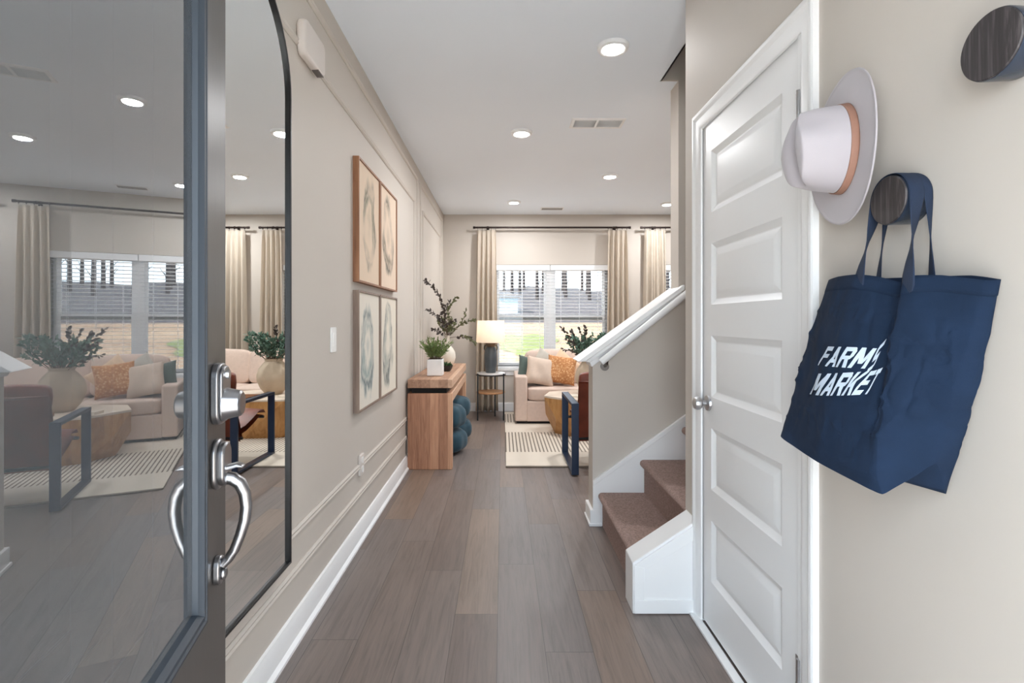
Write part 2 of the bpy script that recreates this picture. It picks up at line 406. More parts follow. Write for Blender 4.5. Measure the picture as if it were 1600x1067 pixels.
def rug_mat():
    m, n, l, b = new_mat('cream_dashed_rug')
    tc = n.new('ShaderNodeTexCoord'); sp = n.new('ShaderNodeSeparateXYZ'); l.new(tc.outputs['Object'], sp.inputs[0])
    x, y = sp.outputs[0], sp.outputs[1]
    nz = noise_tex(n, l, tc.outputs['Object'], 60, 2)
    xs = math_n(n, l, 'ADD', x, math_n(n, l, 'MULTIPLY', nz, .004))
    stripe = math_n(n, l, 'LESS_THAN', math_n(n, l, 'FRACT', math_n(n, l, 'DIVIDE', xs, .036)), .36)
    # bands along Y (object origin at the near edge): dashes .48-1.34 and 1.95-2.5
    b1 = math_n(n, l, 'MULTIPLY', math_n(n, l, 'GREATER_THAN', y, .48), math_n(n, l, 'LESS_THAN', y, 1.34))
    b2 = math_n(n, l, 'MULTIPLY', math_n(n, l, 'GREATER_THAN', y, 1.9), math_n(n, l, 'LESS_THAN', y, 2.45))
    mk = math_n(n, l, 'MULTIPLY', stripe, math_n(n, l, 'ADD', b1, b2))
    hl = math_n(n, l, 'MULTIPLY', math_n(n, l, 'LESS_THAN', math_n(n, l, 'FRACT', math_n(n, l, 'DIVIDE', y, .05)), .12), .25)
    edge = math_n(n, l, 'LESS_THAN', y, .022)
    fac = math_n(n, l, 'MINIMUM', math_n(n, l, 'ADD', math_n(n, l, 'ADD', math_n(n, l, 'MULTIPLY', mk, .8), math_n(n, l, 'MULTIPLY', hl, .4)), math_n(n, l, 'MULTIPLY', edge, .7)), 1.0)
    col = ramp(n, l, fac, [(0, s2l((214, 204, 190))), (1, s2l((92, 80, 68)))])
    l.new(col, b.inputs['Base Color']); b.inputs['Roughness'].default_value = 1.0
    bump(n, l, b, noise_tex(n, l, tc.outputs['Object'], 300, 2), .5); return m
RUG = rug_mat()

def weave_mat():
    m, n, l, b = new_mat('rust_orange_weave'); v = tex_coord(n, l)
    vo = n.new('ShaderNodeTexVoronoi'); vo.inputs['Scale'].default_value = 42; l.new(v, vo.inputs['Vector'])
    l.new(ramp(n, l, vo.outputs['Distance'], [(.1, s2l((226, 192, 150))), (.35, s2l((200, 146, 98))), (.7, s2l((180, 122, 78)))]), b.inputs['Base Color'])
    b.inputs['Roughness'].default_value = .95; bump(n, l, b, vo.outputs['Distance'], .4); return m
WEAVE = weave_mat()

def ground_mat():
    m, n, l, b = new_mat('bare_clay_and_grass'); v = tex_coord(n, l)
    f = noise_tex(n, l, v, .22, 4, .6); g = noise_tex(n, l, v, 3.0, 5, .7)
    mix = math_n(n, l, 'ADD', math_n(n, l, 'MULTIPLY', f, .7), math_n(n, l, 'MULTIPLY', g, .3))
    l.new(ramp(n, l, mix, [(.3, s2l((92, 68, 50))), (.5, s2l((126, 100, 76))), (.62, s2l((138, 114, 90))), (.75, s2l((118, 98, 72)))]), b.inputs['Base Color'])
    b.inputs['Roughness'].default_value = 1; return m
GROUND = ground_mat()
GRASS = M('lawn_green', (88, 94, 44), 1, var=.35, scale=4)
HILLM = M('leaf_litter_bank', (58, 53, 56), 1, var=.4, scale=2.2)
BARK = M('bare_tree_bark', (46, 41, 42), 1, var=.3, scale=8)
CONC = M('porch_bounce_concrete', (222, 220, 216), .9, var=.06, scale=4)  # kept pale to throw more daylight into the hall
SHED = M('pale_blue_siding', (138, 158, 174), .7, var=.03)
ROOFM = M('grey_shingle', (110, 108, 110), .9, var=.12, scale=20)

# ------------------------------------------------------------------ room shell
XL, XR = -.816, .83                    # hall wall faces
YB = 7.1                               # back wall face
ZC = 2.725                             # ceiling
YS0, YS1 = 2.32, 3.14                  # stair sides (near wall face, knee wall face)
YK = 3.285                             # living side of the knee wall
XE = 5.2                               # far right wall of the living room
DX0, DX1 = -.36, .58                   # front doorway

struct(MB().box(XL - .12, XE + .12, -.06, YB + .14, -.12, 0), 'floor', FLOOR, 'grey brown wood plank floor running down the hall', 'floor')
c = MB()
c.box(XL - .12, .98, -.06, YB + .14, ZC, 3.02); c.box(.98, XE + .12, 3.152, YB + .14, ZC, 3.02)
c.box(.98, XE + .12, -.06, YS0 - .012, ZC, 3.02); c.box(4.6, XE + .12, YS0 - .012, 3.152, ZC, 3.02)
struct(c, 'ceiling', CEIL, 'flat white ceiling with recessed lights', 'ceiling')
struct(MB().box(XL - .12, XL, -.06, YB + .14, 0, ZC), 'wall_left', WALL, 'long greige hall wall with mirror and pictures', 'wall')
# front wall with the doorway the camera looks through
c = MB().box(XL, DX0, -.06, .08, 0, ZC); c.box(DX1, XE, -.06, .08, 0, ZC); c.box(DX0, DX1, -.06, .08, 2.08, ZC)
struct(c, 'wall_front', WALL)
# back wall with two window openings
WIN = [(-.12, 1.48), (2.22, 3.73)]; WZ0, WZ1 = .59, 2.03
c = MB(); xs = [XL, WIN[0][0], WIN[0][1], WIN[1][0], WIN[1][1], XE]
for k in (0, 2, 4): c.box(xs[k], xs[k + 1], YB, YB + .14, 0, ZC)
for a, b in WIN: c.box(a, b, YB, YB + .14, 0, WZ0); c.box(a, b, YB, YB + .14, WZ1, ZC)
struct(c, 'wall_back', WALL, 'far greige wall with curtained windows', 'wall')
EY0, EY1, EZ1 = 4.7, 6.5, 2.1            # unseen patio doorway, added so daylight reaches the far end
c = MB().box(XE, XE + .12, -.06, EY0, 0, ZC); c.box(XE, XE + .12, EY1, YB + .14, 0, ZC); c.box(XE, XE + .12, EY0, EY1, EZ1, ZC)
struct(c, 'wall_east', WALL)
# right hall wall around the closet door
CY0, CY1, CZ1 = 1.415, 2.157, 2.07      # closet door opening
c = MB().box(XR, XR + .12, .08, CY0, 0, ZC); c.box(XR, XR + .12, CY1, YS0, 0, ZC); c.box(XR, XR + .12, CY0, CY1, CZ1, ZC)
struct(c, 'wall_right', WALL, 'greige wall beside the white closet door with hat and bag', 'wall')
# stair side walls
struct(MB().box(XR + .12, 4.6, YS0 - .12, YS0, 0, ZC).box(.98, 4.6, YS0 - .012, YS0, ZC, 5.2), 'wall_stair_near', WALL)
CAP0 = 1.075                            # cap top height at the low end of the knee wall
def capz(x): return CAP0 + .724 * (x - .553)
poly = [(.553, 0), (4.6, 0), (4.6, ZC), (1.08, ZC), (1.08, capz(1.08) - .07), (.553, capz(.553) - .07)]
struct(MB().prism(poly, 'y', YS1, YK), 'wall_stair', WALL, 'greige half wall beside the stairs, rising to full height', 'wall')
c = MB().box(.98, 4.6, YS1, 3.152, ZC, 5.2); c.box(.97, .98, YS0, 3.152, ZC, 5.2); c.box(4.6, 4.61, YS0, 3.152, 0, 5.2)
struct(c, 'wall_stairwell', WALL)
struct(MB().box(.9, 4.7, YS0 - .1, 3.25, 5.2, 5.3), 'ceiling_stairwell', CEIL)

# stub wall at the foot of the stairs
def stubz(x): return .218 + .66 * (x - .556)
st = MB().prism([(.556, 0), (XR + .02, 0), (XR + .02, stubz(XR + .02)), (.556, stubz(.556))], 'y', 2.185, YS0 - .005)
st = struct(st, 'trim_1', WHITE, 'white boxed stub with sloping top at the foot of the stairs', 'trim', bevel=.004)
# raised border on its face
bd = MB()
for a, b in (((.556, 0), (.83, .058)),):
    bd.box(.562, .826, 2.178, 2.186, .004, .062)
bd.prism([(.562, .062), (.605, .062), (.605, stubz(.605) - .05), (.562, stubz(.562) - .014)], 'y', 2.178, 2.186)
bd.prism([(.562, stubz(.562) - .012), (.605, stubz(.605) - .062), (.826, stubz(.826) - .075), (.826, stubz(.826) - .012)], 'y', 2.179, 2.186)
bd.build('face_board', WHITE, st, bevel=.002)
# knee wall cap, skirt, plinth
cp = MB().prism([(.455, capz(.455)), (1.10, capz(1.10)), (1.10, capz(1.10) - .034), (.502, capz(.502) - .034)], 'y', 3.085, 3.34)
cp = struct(cp, 'trim_2', WHITE, 'white sloping cap board on the half wall by the stairs', 'trim', bevel=.005)
cp2 = MB().prism([(.502, capz(.502) - .033), (1.09, capz(1.09) - .033), (1.09, capz(1.09) - .062), (.53, capz(.53) - .062)], 'y', 3.104, 3.32)
cp2.prism([(.53, capz(.53) - .06), (1.085, capz(1.085) - .06), (1.085, capz(1.085) - .1), (.545, capz(.545) - .1)], 'y', 3.122, 3.303)
cp2.build('bed_moulding', WHITE, cp, bevel=.004)
sk = MB().prism([(.553, 0), (2.6, 0), (2.6, .275 + .711 * 2.05), (.553, .275)], 'y', YS1 - .018, YS1)
sk = struct(sk, 'trim_3', WHITE, 'white skirt board along the stair side of the half wall', 'trim', bevel=.002)
MB().prism([(.553, .245), (2.6, .245 + .711 * 2.047), (2.6, .277 + .711 * 2.047), (.553, .277)], 'y', YS1 - .025, YS1 - .017).build('top_bead', WHITE, sk, bevel=.003)
pl = MB().box(.535, .6, 3.12, 3.30, 0, .1); pl.box(.528, .606, 3.113, 3.31, 0, .018)
struct(pl, 'trim_4', WHITE, 'small white plinth at the low end of the half wall', 'trim', bevel=.003)

# baseboards
def baseboard(mb, x0, x1, y0, y1):      # thickness grows from the (x0,y0) plane
    mb.box(x0, x1, y0, y1, 0, .115)
bb = MB()
prof = [(XL, 0), (XL + .030, 0), (XL + .030, .012), (XL + .017, .024), (XL + .017, .092), (XL + .012, .104), (XL + .010, .112), (XL, .115)]
bb.prism([(a, b) for a, b in prof], 'y', .08, YB)
struct(bb, 'baseboard_left', WHITE, 'white baseboard along the left hall wall', 'baseboard')
bb = MB()
for a, b in ((XL + .02, XE),): bb.box(a, b, YB - .016, YB, 0, .11); bb.box(a, b, YB - .01, YB, .11, .122)
struct(bb, 'baseboard_back', WHITE, bevel=.003)
struct(MB().box(XR - .016, XR, .09, 1.33, 0, .115), 'baseboard_right', WHITE, bevel=.003)
# panel mouldings on the left wall
mp_prof = [(0, 0), (0, .006), (.006, .013), (.014, .009), (.022, .012), (.03, .004), (.03, 0)]
for k, (y0, y1, z0, z1) in enumerate(((.5, 4.89, .255, 2.615), (.68, 4.73, .41, 2.37), (5.06, 6.9, .255, 2.615), (5.2, 6.74, .41, 2.37))):
    names = ['outer panel moulding on the left wall, hall end', 'inner panel moulding on the left wall, hall end', 'outer panel moulding on the left wall behind the console', 'inner panel moulding on the left wall behind the console']
    struct(MB().ring_frame((y0, y1, z0, z1), mp_prof, 'yz', XL), 'trim_%d' % (5 + k), WALL, names[k], 'trim', angle=20)

# ------------------------------------------------------------------ stairs
sc_ = thing('staircase', (.6, YS0, 0), 'carpeted brown staircase rising to the right behind the hall wall', 'stairs', kind='structure')
for k in range(13):
    z1 = .2 * (k + 1) + .004; x0 = .61 + .254 * k
    ys0 = YS0; r = .022
    pts = [(x0 + .3, z1)]
    for q in range(0, 9):
        a = PI / 2 + PI * q / 8
        pts.append((x0 - .004 + r * math.cos(a), z1 - r + r * math.sin(a)))
    pts += [(x0, z1 - 2 * r - .006), (x0, .2 * k), (x0 + .3, .2 * k)]
    MB().prism(pts, 'y', YS0, YS1 - .019, smooth=True).build('step', CARPET, sc_, angle=50)

# ------------------------------------------------------------------ handrail
hr = thing('handrail', P(939, 566, 3.06), 'white round handrail on the stair side of the half wall', 'handrail')
a = P(939, 566, 3.06); b_ = Vector((2.2, 3.06, a.z + (2.2 - a.x) * .80))
MB().tube([a, a.lerp(b_, .5), b_], .021, 16).build('rail', WHITE, hr)
q = P(949, 556, 3.06)
br = MB().tube([q + Vector((0, 0, -.02)), q + Vector((0, .01, -.05)), q + Vector((0, .05, -.065)), Vector((q.x, YS1, q.z - .07))], [.008, .008, .008, .008], 8)
br.lathe([(.001, 0), (.026, 0), (.026, .008), (.001, .008)], (q.x, YS1 - .008, q.z - .07), 'y', 16)
br.build('bracket', M('dark_nickel', (110, 104, 100), .35, .9), hr)

# ------------------------------------------------------------------ closet door
dr = thing('door_1', (XR, 2.137, 0), 'white five panel closet door with round knob', 'door', kind='structure')
FX = XR + .004                           # door face
y0, y1, z0, z1 = 1.437, 2.135, .018, 2.048
panels = [(1.93 - .369 * k - .246, 1.93 - .369 * k) for k in range(5)]
pa0, pa1 = y0 + .09, y1 - .09
d = MB()
def fq(ya, yb, za, zb): d.add([(FX, ya, za), (FX, yb, za), (FX, yb, zb), (FX, ya, zb)], [(0, 1, 2, 3)])
zs = [z0] + [t for p in reversed(panels) for t in p] + [z1]
for k in range(len(zs) - 1): fq(y0, pa0, zs[k], zs[k + 1]); fq(pa1, y1, zs[k], zs[k + 1])
for k in range(0, len(zs), 2): fq(pa0, pa1, zs[k], zs[k + 1])
for (za, zb) in panels:
    d.ring_frame((pa0, pa1, za, zb), [(0, 0), (.004, .003), (.022, .0115), (.026, .0115), (.052, .004), (.056, .0035)], 'yz', FX)
    i = .056; d.add([(FX + .0035, pa0 + i, za + i), (FX + .0035, pa1 - i, za + i), (FX + .0035, pa1 - i, zb - i), (FX + .0035, pa0 + i, zb - i)], [(0, 1, 2, 3)])
d.box(FX + .014, FX + .04, y0, y1, z0, z1)
d.ring_frame((y0, y1, z0, z1), [(0, 0), (0, .014)], 'yz', FX)
d.build('door_leaf', DOORW, dr, angle=12)
kn = thing('door_knob', (XR - .02, 2.075, .918), None, None); kn.parent = dr; kn.location = Vector((XR, 2.075, .918)) - dr.location
knob_prof = [(.001, -.062), (.012, -.062), (.022, -.057), (.027, -.047), (.026, -.037), (.018, -.029), (.011, -.025), (.011, -.012), (.03, -.008), (.032, 0), (.001, 0)]
COL.objects.unlink(kn); bpy.data.objects.remove(kn)
MB().lathe([(r, h) for r, h in knob_prof], (FX, 2.072, .918), 'x', 28).build('door_knob', NICKEL, dr)
for zc in (1.85, 1.04, .26):
    hb = MB().lathe([(.001, -.045), (.006, -.045), (.006, .045), (.001, .045)], (XR - .003, y0 - .006, zc), 'z', 12)
    for kz in (-.02, .02): hb.lathe([(.0065, kz - .001), (.0068, kz), (.0065, kz + .001)], (XR - .003, y0 - .006, zc), 'z', 12)
    hb.box(FX - .001, FX + .001, y0, y0 + .018, zc - .045, zc + .045)
    hb.build('hinge', NICKEL, dr)
# jamb + casing
jb = MB().box(XR - .002, XR + .1, CY0 - .0, y0 - .003, 0, CZ1 - .004); jb.box(XR - .002, XR + .1, y1 + .003, CY1, 0, CZ1 - .004); jb.box(XR - .002, XR + .1, CY0, CY1, z1 + .003, CZ1)
jb.box(FX + .05, XR + .1, CY0, CY1, 0, CZ1)
struct(jb, 'trim_9', WHITE, 'white jamb around the closet door', 'trim')
cs = MB(); co0, co1, coz = 1.342, 2.196, 2.118
cas_prof = [(0, 0), (0, .016), (.006, .019), (.016, .019), (.03, .013), (.05, .011), (.062, .009), (.07, .006), (.073, 0)]
# mitred three-sided casing
def casing(mb, a0, a1, zt, prof, base, sgn):
    vs_ = []; m = len(prof)
    for kind in range(4):
        for ins, h in prof:
            t = base + sgn * h
            if kind == 0: vs_.append((t, a0 + ins, 0))
            elif kind == 1: vs_.append((t, a0 + ins, zt - ins))
            elif kind == 2: vs_.append((t, a1 - ins, zt - ins))
            else: vs_.append((t, a1 - ins, 0))
    fs = [(i * m + k, (i + 1) * m + k, (i + 1) * m + k + 1, i * m + k + 1) for i in range(3) for k in range(m - 1)]
    mb.add(vs_, fs)
casing(cs, co0, co1, coz, cas_prof, XR, -1)
struct(cs, 'trim_10', WHITE, 'white moulded casing around the closet door', 'trim', angle=15)
struct(MB().box(XR - .034, XR - .001, co0 + .0, co1 - .0, 0, .011), 'trim_11', WHITE, 'white threshold strip under the closet door', 'trim', bevel=.002)

# ------------------------------------------------------------------ front door (standing open at the left)
ang = math.radians(102.7)
DWD = .914
hd = Vector((-.541, 1.0)) - DWD * Vector((math.cos(ang), math.sin(ang)))
fd = thing('door_2', (hd.x, hd.y, 0), 'dark grey front door standing open, with a large glass pane', 'door', kind='structure', rz=ang)
T = .045
GX0, GX1, GZ0, GZ1 = .118, .793, .729, 1.92      # outer edge of the glass moulding
i_ = .02
s = MB()
s.box(0, GX0 + i_, 0, T, .012, 2.045); s.box(GX1 - i_, DWD, 0, T, .012, 2.045)
s.box(GX0 + i_, GX1 - i_, 0, T, .012, GZ0 + i_); s.box(GX0 + i_, GX1 - i_, 0, T, GZ1 - i_, 2.045)
s.build('door_slab', DARKDOOR, fd, local=True)
mold = [(0, 0), (.001, .005), (.005, .008), (.009, .008), (.011, .005), (.015, .005), (.018, .009), (.024, .009), (.028, .004), (.031, .001), (.033, -.008)]
s = MB().ring_frame((GX0, GX1, GZ0, GZ1), mold, 'xz', 0, -1); s.ring_frame((GX0, GX1, GZ0, GZ1), mold, 'xz', T, 1)
s.build('glass_moulding', SKYMOLD, fd, local=True, angle=18)
g_ = .031
MB().box(GX0 + g_, GX1 - g_, .007, .036, GZ0 + g_, GZ1 - g_).build('glass_pane', DOORGLASS, fd, local=True)
# deadbolt
hx = DWD - .062
def rrect(cx, cz, w, h, r, n=6):
    pts = []
    for (sx, sz, a0) in ((1, 1, 0), (-1, 1, PI / 2), (-1, -1, PI), (1, -1, 1.5 * PI)):
        for q in range(n + 1):
            a = a0 + PI / 2 * q / n
            pts.append((cx + sx * (w / 2 - r) + r * math.cos(a), cz + sz * (h / 2 - r) + r * math.sin(a)))
    return pts
s = MB().prism(rrect(hx, 1.117, .062, .112, .026), 'y', -.014, 0)
s.prism(rrect(hx, 1.117, .052, .102, .022), 'y', -.020, -.013)
db = s.build('deadbolt', CHROME, fd, local=True, bevel=.003)
MB().lathe([(.001, -.047), (.020, -.047), (.0235, -.044), (.028, -.024), (.030, -.018), (.001, -.018)], (hx + 0, 0, 1.098), 'y', 28).build('turn_knob', CHROME, db, local=True)
MB().lathe([(.001, -.025), (.008, -.025), (.009, -.019), (.001, -.019)], (hx, 0, 1.152), 'y', 16).build('button', NICKEL, db, local=True)
# handle set
s = MB().prism(rrect(hx, .988, .062, .092, .0305, 10), 'y', -.010, 0); s.prism(rrect(hx, .988, .050, .080, .0245, 10), 'y', -.022, -.009)
hs = s.build('handle_set', CHROME, fd, local=True, bevel=.004)
gp = [(-.016, .962), (-.030, .959), (-.042, .950), (-.050, .932), (-.053, .907), (-.050, .88), (-.043, .855), (-.033, .828), (-.023, .812), (-.013, .802)]
MB().tube([(hx, a, b) for a, b in gp], [.012, .012, .0115, .011, .0105, .010, .0095, .009, .0085, .0085], 12).build('grip', CHROME, hs, local=True)
MB().prism([(-.016, .984), (-.038, .988), (-.048, .984), (-.050, .980), (-.038, .981), (-.016, .975)], 'x', hx - .010, hx + .010).build('thumb_latch', CHROME, hs, local=True, bevel=.002)
MB().prism(rrect(hx, .793, .036, .052, .0175, 8), 'y', -.012, 0).lathe([(.001, -.02), (.010, -.02), (.012, -.012), (.001, -.011)], (hx, 0, .786), 'y', 14).build('lower_mount', CHROME, hs, local=True, bevel=.003)

# ------------------------------------------------------------------ arched wall mirror
MY0, MY1, MZ0, MZA = 1.15, 1.885, .36, 2.063
MR = (MY1 - MY0) / 2; MC = (MY0 + MY1) / 2
def arch(ins, n=28):
    pts = [(MY0 + ins, MZ0 + ins), (MY1 - ins, MZ0 + ins)]
    for q in range(n + 1):
        a = PI * q / n
        pts.append((MC + (MR - ins) * math.cos(a), MZA + (MR - ins) * math.sin(a)))
    return pts
mr = thing('wall_mirror', (XL, MC, MZ0), 'tall arched mirror in a thin black frame on the left wall', 'mirror')
mr.location = (XL + .013, MC, MZ0)
fr = MB(); prof = [(0, 0), (0, .026), (.002, .028), (.009, .028), (.010, .027), (.010, .0)]
loops = [arch(ins) for ins, h in prof]; n = len(loops[0]); vs_ = []
for lp, (ins, h) in zip(loops, prof): vs_ += [(XL + .013 + h, a, b) for a, b in lp]
fs = [(k * n + i, k * n + (i + 1) % n, (k + 1) * n + (i + 1) % n, (k + 1) * n + i) for k in range(len(prof) - 1) for i in range(n)]
fr.add(vs_, fs, True).build('frame', BLACK, mr, angle=40)
MB().prism(arch(.009), 'x', XL + .014, XL + .030).build('mirror_glass', MIRROR, mr)

# ------------------------------------------------------------------ chime, switch, outlet
ch = thing('door_chime', (XL, 2.14, 2.31), 'putty painted door chime box high on the left wall', 'door chime')
s = MB().prism(rrect(2.14, 2.385, .235, .15, .035), 'x', XL, XL + .038); s.build('cover', CHIMEP, ch, bevel=.012, bseg=3)
s = MB()
for k in range(6): s.box(XL + .012 + .005 * k, XL + .0145 + .005 * k, 2.16, 2.225, 2.306, 2.3115)
s.build('grille', M('chime_slots', (120, 112, 108), .6), ch)
sw = thing('light_switch', (XL, 2.46, 1.16), 'white light switch plate beside the framed pictures', 'light switch')
MB().prism(rrect(2.46, 1.16, .074, .12, .006), 'x', XL, XL + .007).build('plate', PLASTIC, sw, bevel=.002)
MB().box(XL + .006, XL + .011, 2.442, 2.478, 1.128, 1.192).build('rocker', PLASTIC, sw, bevel=.002)
ou = thing('wall_outlet', (XL, 2.93, .43), 'putty coloured wall outlet low on the left wall below the pictures', 'outlet')
MB().prism(rrect(2.93, .43, .074, .118, .006), 'x', XL, XL + .016).build('plate', CHIMEP, ou, bevel=.003)
s = MB()
for dz in (-.026, .026): s.prism(rrect(2.93, .43 + dz, .034, .036, .012), 'x', XL + .015, XL + .019)
s.build('socket', PLASTIC, ou)

# ------------------------------------------------------------------ framed pictures
PX_ = -.782
def picture(name_label, ya, yb, za, zb, fm, am):
    t = thing('framed_picture', (XL, (ya + yb) / 2, za), name_label, 'picture', 'four framed abstracts on the hall wall')
    s = MB().ring_frame((ya, yb, za, zb), [(0, 0), (0, .034), (.011, .034), (.0115, .026), (.0115, .0)], 'yz', XL)
    s.build('frame', fm, t, angle=20)
    MB().box(XL + .004, XL + .026, ya + .010, yb - .010, za + .010, zb - .010).build('canvas', am, t)
A1 = art_mat('art_peach_oval', (224, 203, 180), (128, 126, 108), (98, 98, 88), 1.3)
A2 = art_mat('art_rose_oval', (226, 205, 184), (138, 128, 112), (108, 104, 94), 2.9)
A3 = art_mat('art_pale_blue_oval', (224, 217, 204), (152, 164, 160), (108, 120, 122), 4.4)
A4 = art_mat('art_grey_curve', (226, 217, 202), (156, 162, 154), (98, 104, 102), 6.1)
picture('upper left peach toned abstract oval in a warm wood frame', 2.793, 3.285, 1.465, 2.152, FRAME_WARM, A1)
picture('upper right peach toned abstract curve in a warm wood frame', 3.30, 3.81, 1.465, 2.152, FRAME_WARM, A2)
picture('lower left pale blue abstract oval in a greyed wood frame', 2.793, 3.285, .745, 1.420, FRAME_GREY, A3)
picture('lower right pale abstract with grey curve in a greyed wood frame', 3.30, 3.81, .745, 1.420, FRAME_GREY, A4)

# ------------------------------------------------------------------ console table
KX0, KX1, KY0, KY1 = -.798, -.423, 4.306, 5.956
kt = thing('console_table', (-.61, 5.13, 0), 'reclaimed wood console table with floating top by the left wall', 'table')
MB().box(KX0, KX1, KY0, KY1, .685, .758).build('tabletop', CONSOLE_H, kt, bevel=.004)
MB().box(KX0 + .03, KX1 - .05, KY0 + .03, KY1 - .03, .64, .686).build('spacer', GAPSHADE, kt)
MB().box(KX0, KX1, KY0 + .075, KY1 - .075, .565, .64).build('apron', CONSOLE_H, kt, bevel=.003)
for a, b in ((KY0, KY0 + .075), (KY1 - .075, KY1)): MB().box(KX0, KX1, a, b, 0, .64).build('leg', CONSOLE_V, kt, bevel=.004)

# ------------------------------------------------------------------ poufs
def pouf(x, y, label, seed):
    t = thing('floor_pouf', (x, y, 0), label, 'pouf', 'teal poufs under the console')
    for k, (z, R, hh) in enumerate(((.118, .235, .122), (.345, .225, .125))):
        def f(u, v, z=z, R=R, hh=hh, k=k):
            a = 2 * PI * u; b = -PI / 2 + PI * v
            cb, sb = math.cos(b), math.sin(b)
            e = lambda w, p: math.copysign(abs(w) ** p, w)
            pleat = 1 + .035 * math.cos(9 * a + seed + k) * abs(cb)
            r = R * e(cb, .62) * pleat
            zz = hh * e(sb, .75) * (1 - .25 * (1 - min(1, r / R)))
            return Vector((x + r * math.cos(a), y + r * math.sin(a), z + zz))
        MB().grid(f, 54, 18, True).build('cushion_tier', TEAL, t)
pouf(-.575, 4.90, 'teal velvet two-tier pouf under the console, nearest its front leg', 0)
pouf(-.56, 5.42, 'teal velvet two-tier pouf under the console, farther back', 2)

# ------------------------------------------------------------------ plants
rnd = random.Random(7)
def rv(a=1): return Vector((rnd.uniform(-a, a), rnd.uniform(-a, a), rnd.uniform(-a, a)))
def stem_path(p0, p1, sag=.04, n=9, wob=.008):
    p0, p1 = Vector(p0), Vector(p1); side = rv(1) * wob * 3
    out = []
    for i in range(n):
        t = i / (n - 1); q = p0.lerp(p1, t) + Vector((0, 0, sag * 4 * t * (1 - t))) + side * math.sin(t * PI)
        out.append(q)
    return out
def leafy(stems_mb, leaves_mb, path, r0, L, Wd, dens, start=.25, spread=.9):
    n = len(path); stems_mb.tube(path, [r0 * (1 - .75 * i / (n - 1)) for i in range(n)], 5)
    tot = sum((path[i + 1] - path[i]).length for i in range(n - 1)); cnt = max(3, int(tot * dens))
    for k in range(cnt):
        t = start + (1 - start) * (k + rnd.random() * .6) / cnt
        f = min(t, .999) * (n - 1); i = int(f); p = path[i].lerp(path[i + 1], f - i)
        d = (path[i + 1] - path[i]).normalized() + rv(spread)
        leaves_mb.leaf(p, d, rv(1), L * rnd.uniform(.7, 1.25), Wd * rnd.uniform(.8, 1.2))

# white square pot with herb
zt = .758
pb = P(679, 588, 4.55)
pt = thing('potted_herb', (pb.x, 4.62, zt), 'green grassy plant in a white square pot on the console', 'plant')
s = MB(); w = .068
s.box(pb.x - w, pb.x + w, 4.55, 4.55 + 2 * w, zt + .003, zt + .15)
s.build('pot', M('white_glazed_pot', (236, 236, 236), .35, var=.01), pt, bevel=.006)
MB().box(pb.x - w + .008, pb.x + w - .008, 4.558, 4.55 + 2 * w - .008, zt + .149, zt + .153).build('soil', SOIL, pt)
sm_, lm_ = MB(), MB()
for k in range(70):
    b0 = Vector((pb.x + rnd.uniform(-.045, .045), 4.62 + rnd.uniform(-.045, .045), zt + .15))
    o = Vector((rnd.gauss(0, .05), rnd.gauss(0, .05), rnd.uniform(.07, .19)))
    leafy(sm_, lm_, stem_path(b0, b0 + o + Vector(((b0.x - pb.x) * .9, (b0.y - 4.62) * .9, 0)), .01, 5, .004), .0016, .034, .008, 110, .1, .7)
sm_.build('stems', TWIG, pt); lm_.build('foliage', GREEN, pt)
# black bowl with succulent
bb_ = P(697, 579, 5.02)
bw = thing('succulent_bowl', (bb_.x, 5.02, zt), 'small dark bowl of green succulents behind the square pot', 'plant')
MB().lathe([(.001, .0), (.035, 0), (.045, .006), (.062, .035), (.066, .06), (.06, .06), (.055, .045), (.001, .04)], (bb_.x, 5.02, zt), 'z', 28).build('bowl', M('black_glaze', (36, 38, 38), .25), bw)
lm_ = MB()
for k in range(70):
    a = rnd.uniform(0, 2 * PI); e = rnd.uniform(.15, 1.4); d = Vector((math.cos(a) * math.cos(e), math.sin(a) * math.cos(e), math.sin(e)))
    lm_.leaf(Vector((bb_.x + .03 * math.cos(a) * rnd.random(), 5.02 + .03 * math.sin(a) * rnd.random(), zt + .045)), d, rv(), rnd.uniform(.035, .06), .02, .3)
lm_.build('succulent', M('succulent_green', (74, 104, 62), .5, var=.3, scale=20), bw)
# cream vase with branches
vb = P(699, 570, 5.62); vb.z = zt
vz = thing('bottle_vase', (vb.x, vb.y, zt), 'cream round bottle vase with long neck at the far end of the console', 'vase')
MB().lathe([(.001, 0), (.05, 0), (.075, .03), (.092, .09), (.086, .15), (.06, .195), (.034, .222), (.026, .26), (.026, .31), (.032, .335), (.026, .335), (.02, .31), (.02, .25), (.001, .24)], vb, 'z', 36).build('vase_body', CREAMC, vz)
brn = thing('branch_spray', (vb.x, vb.y, zt + .245), 'airy branches with plum brown leaves in the cream vase', 'branches')
sm_, lm_, l2 = MB(), MB(), MB()
neck = vb + Vector((0, 0, .30)); foot = vb + Vector((0, 0, .245))
for (px, py, Yd) in ((663, 437, 4.9), (666, 483, 4.95), (676, 515, 5.2), (714, 464, 5.7), (742, 500, 5.55), (744, 538, 5.6), (735, 528, 5.75), (703, 472, 5.9), (690, 490, 5.6), (728, 485, 5.9), (712, 500, 5.4), (695, 478, 5.65), (684, 500, 5.9)):
    e = P(px, py, Yd)
    pth = [foot] + stem_path(neck, e, .05, 10, .02)
    leafy(sm_, lm_ if rnd.random() < .75 else l2, pth, .003, .038, .023, 60, .40, .9)
for k in range(16):
    e = neck + Vector((rnd.gauss(0, .09), rnd.gauss(0, .09), rnd.uniform(.08, .3)))
    leafy(sm_, l2, stem_path(neck, e, .02, 6, .01), .002, .034, .02, 70, .3, 1)
sm_.build('stems', TWIG, brn); lm_.build('leaves', DARKLEAF, brn); l2.build('small_leaves', OLIVE, brn)

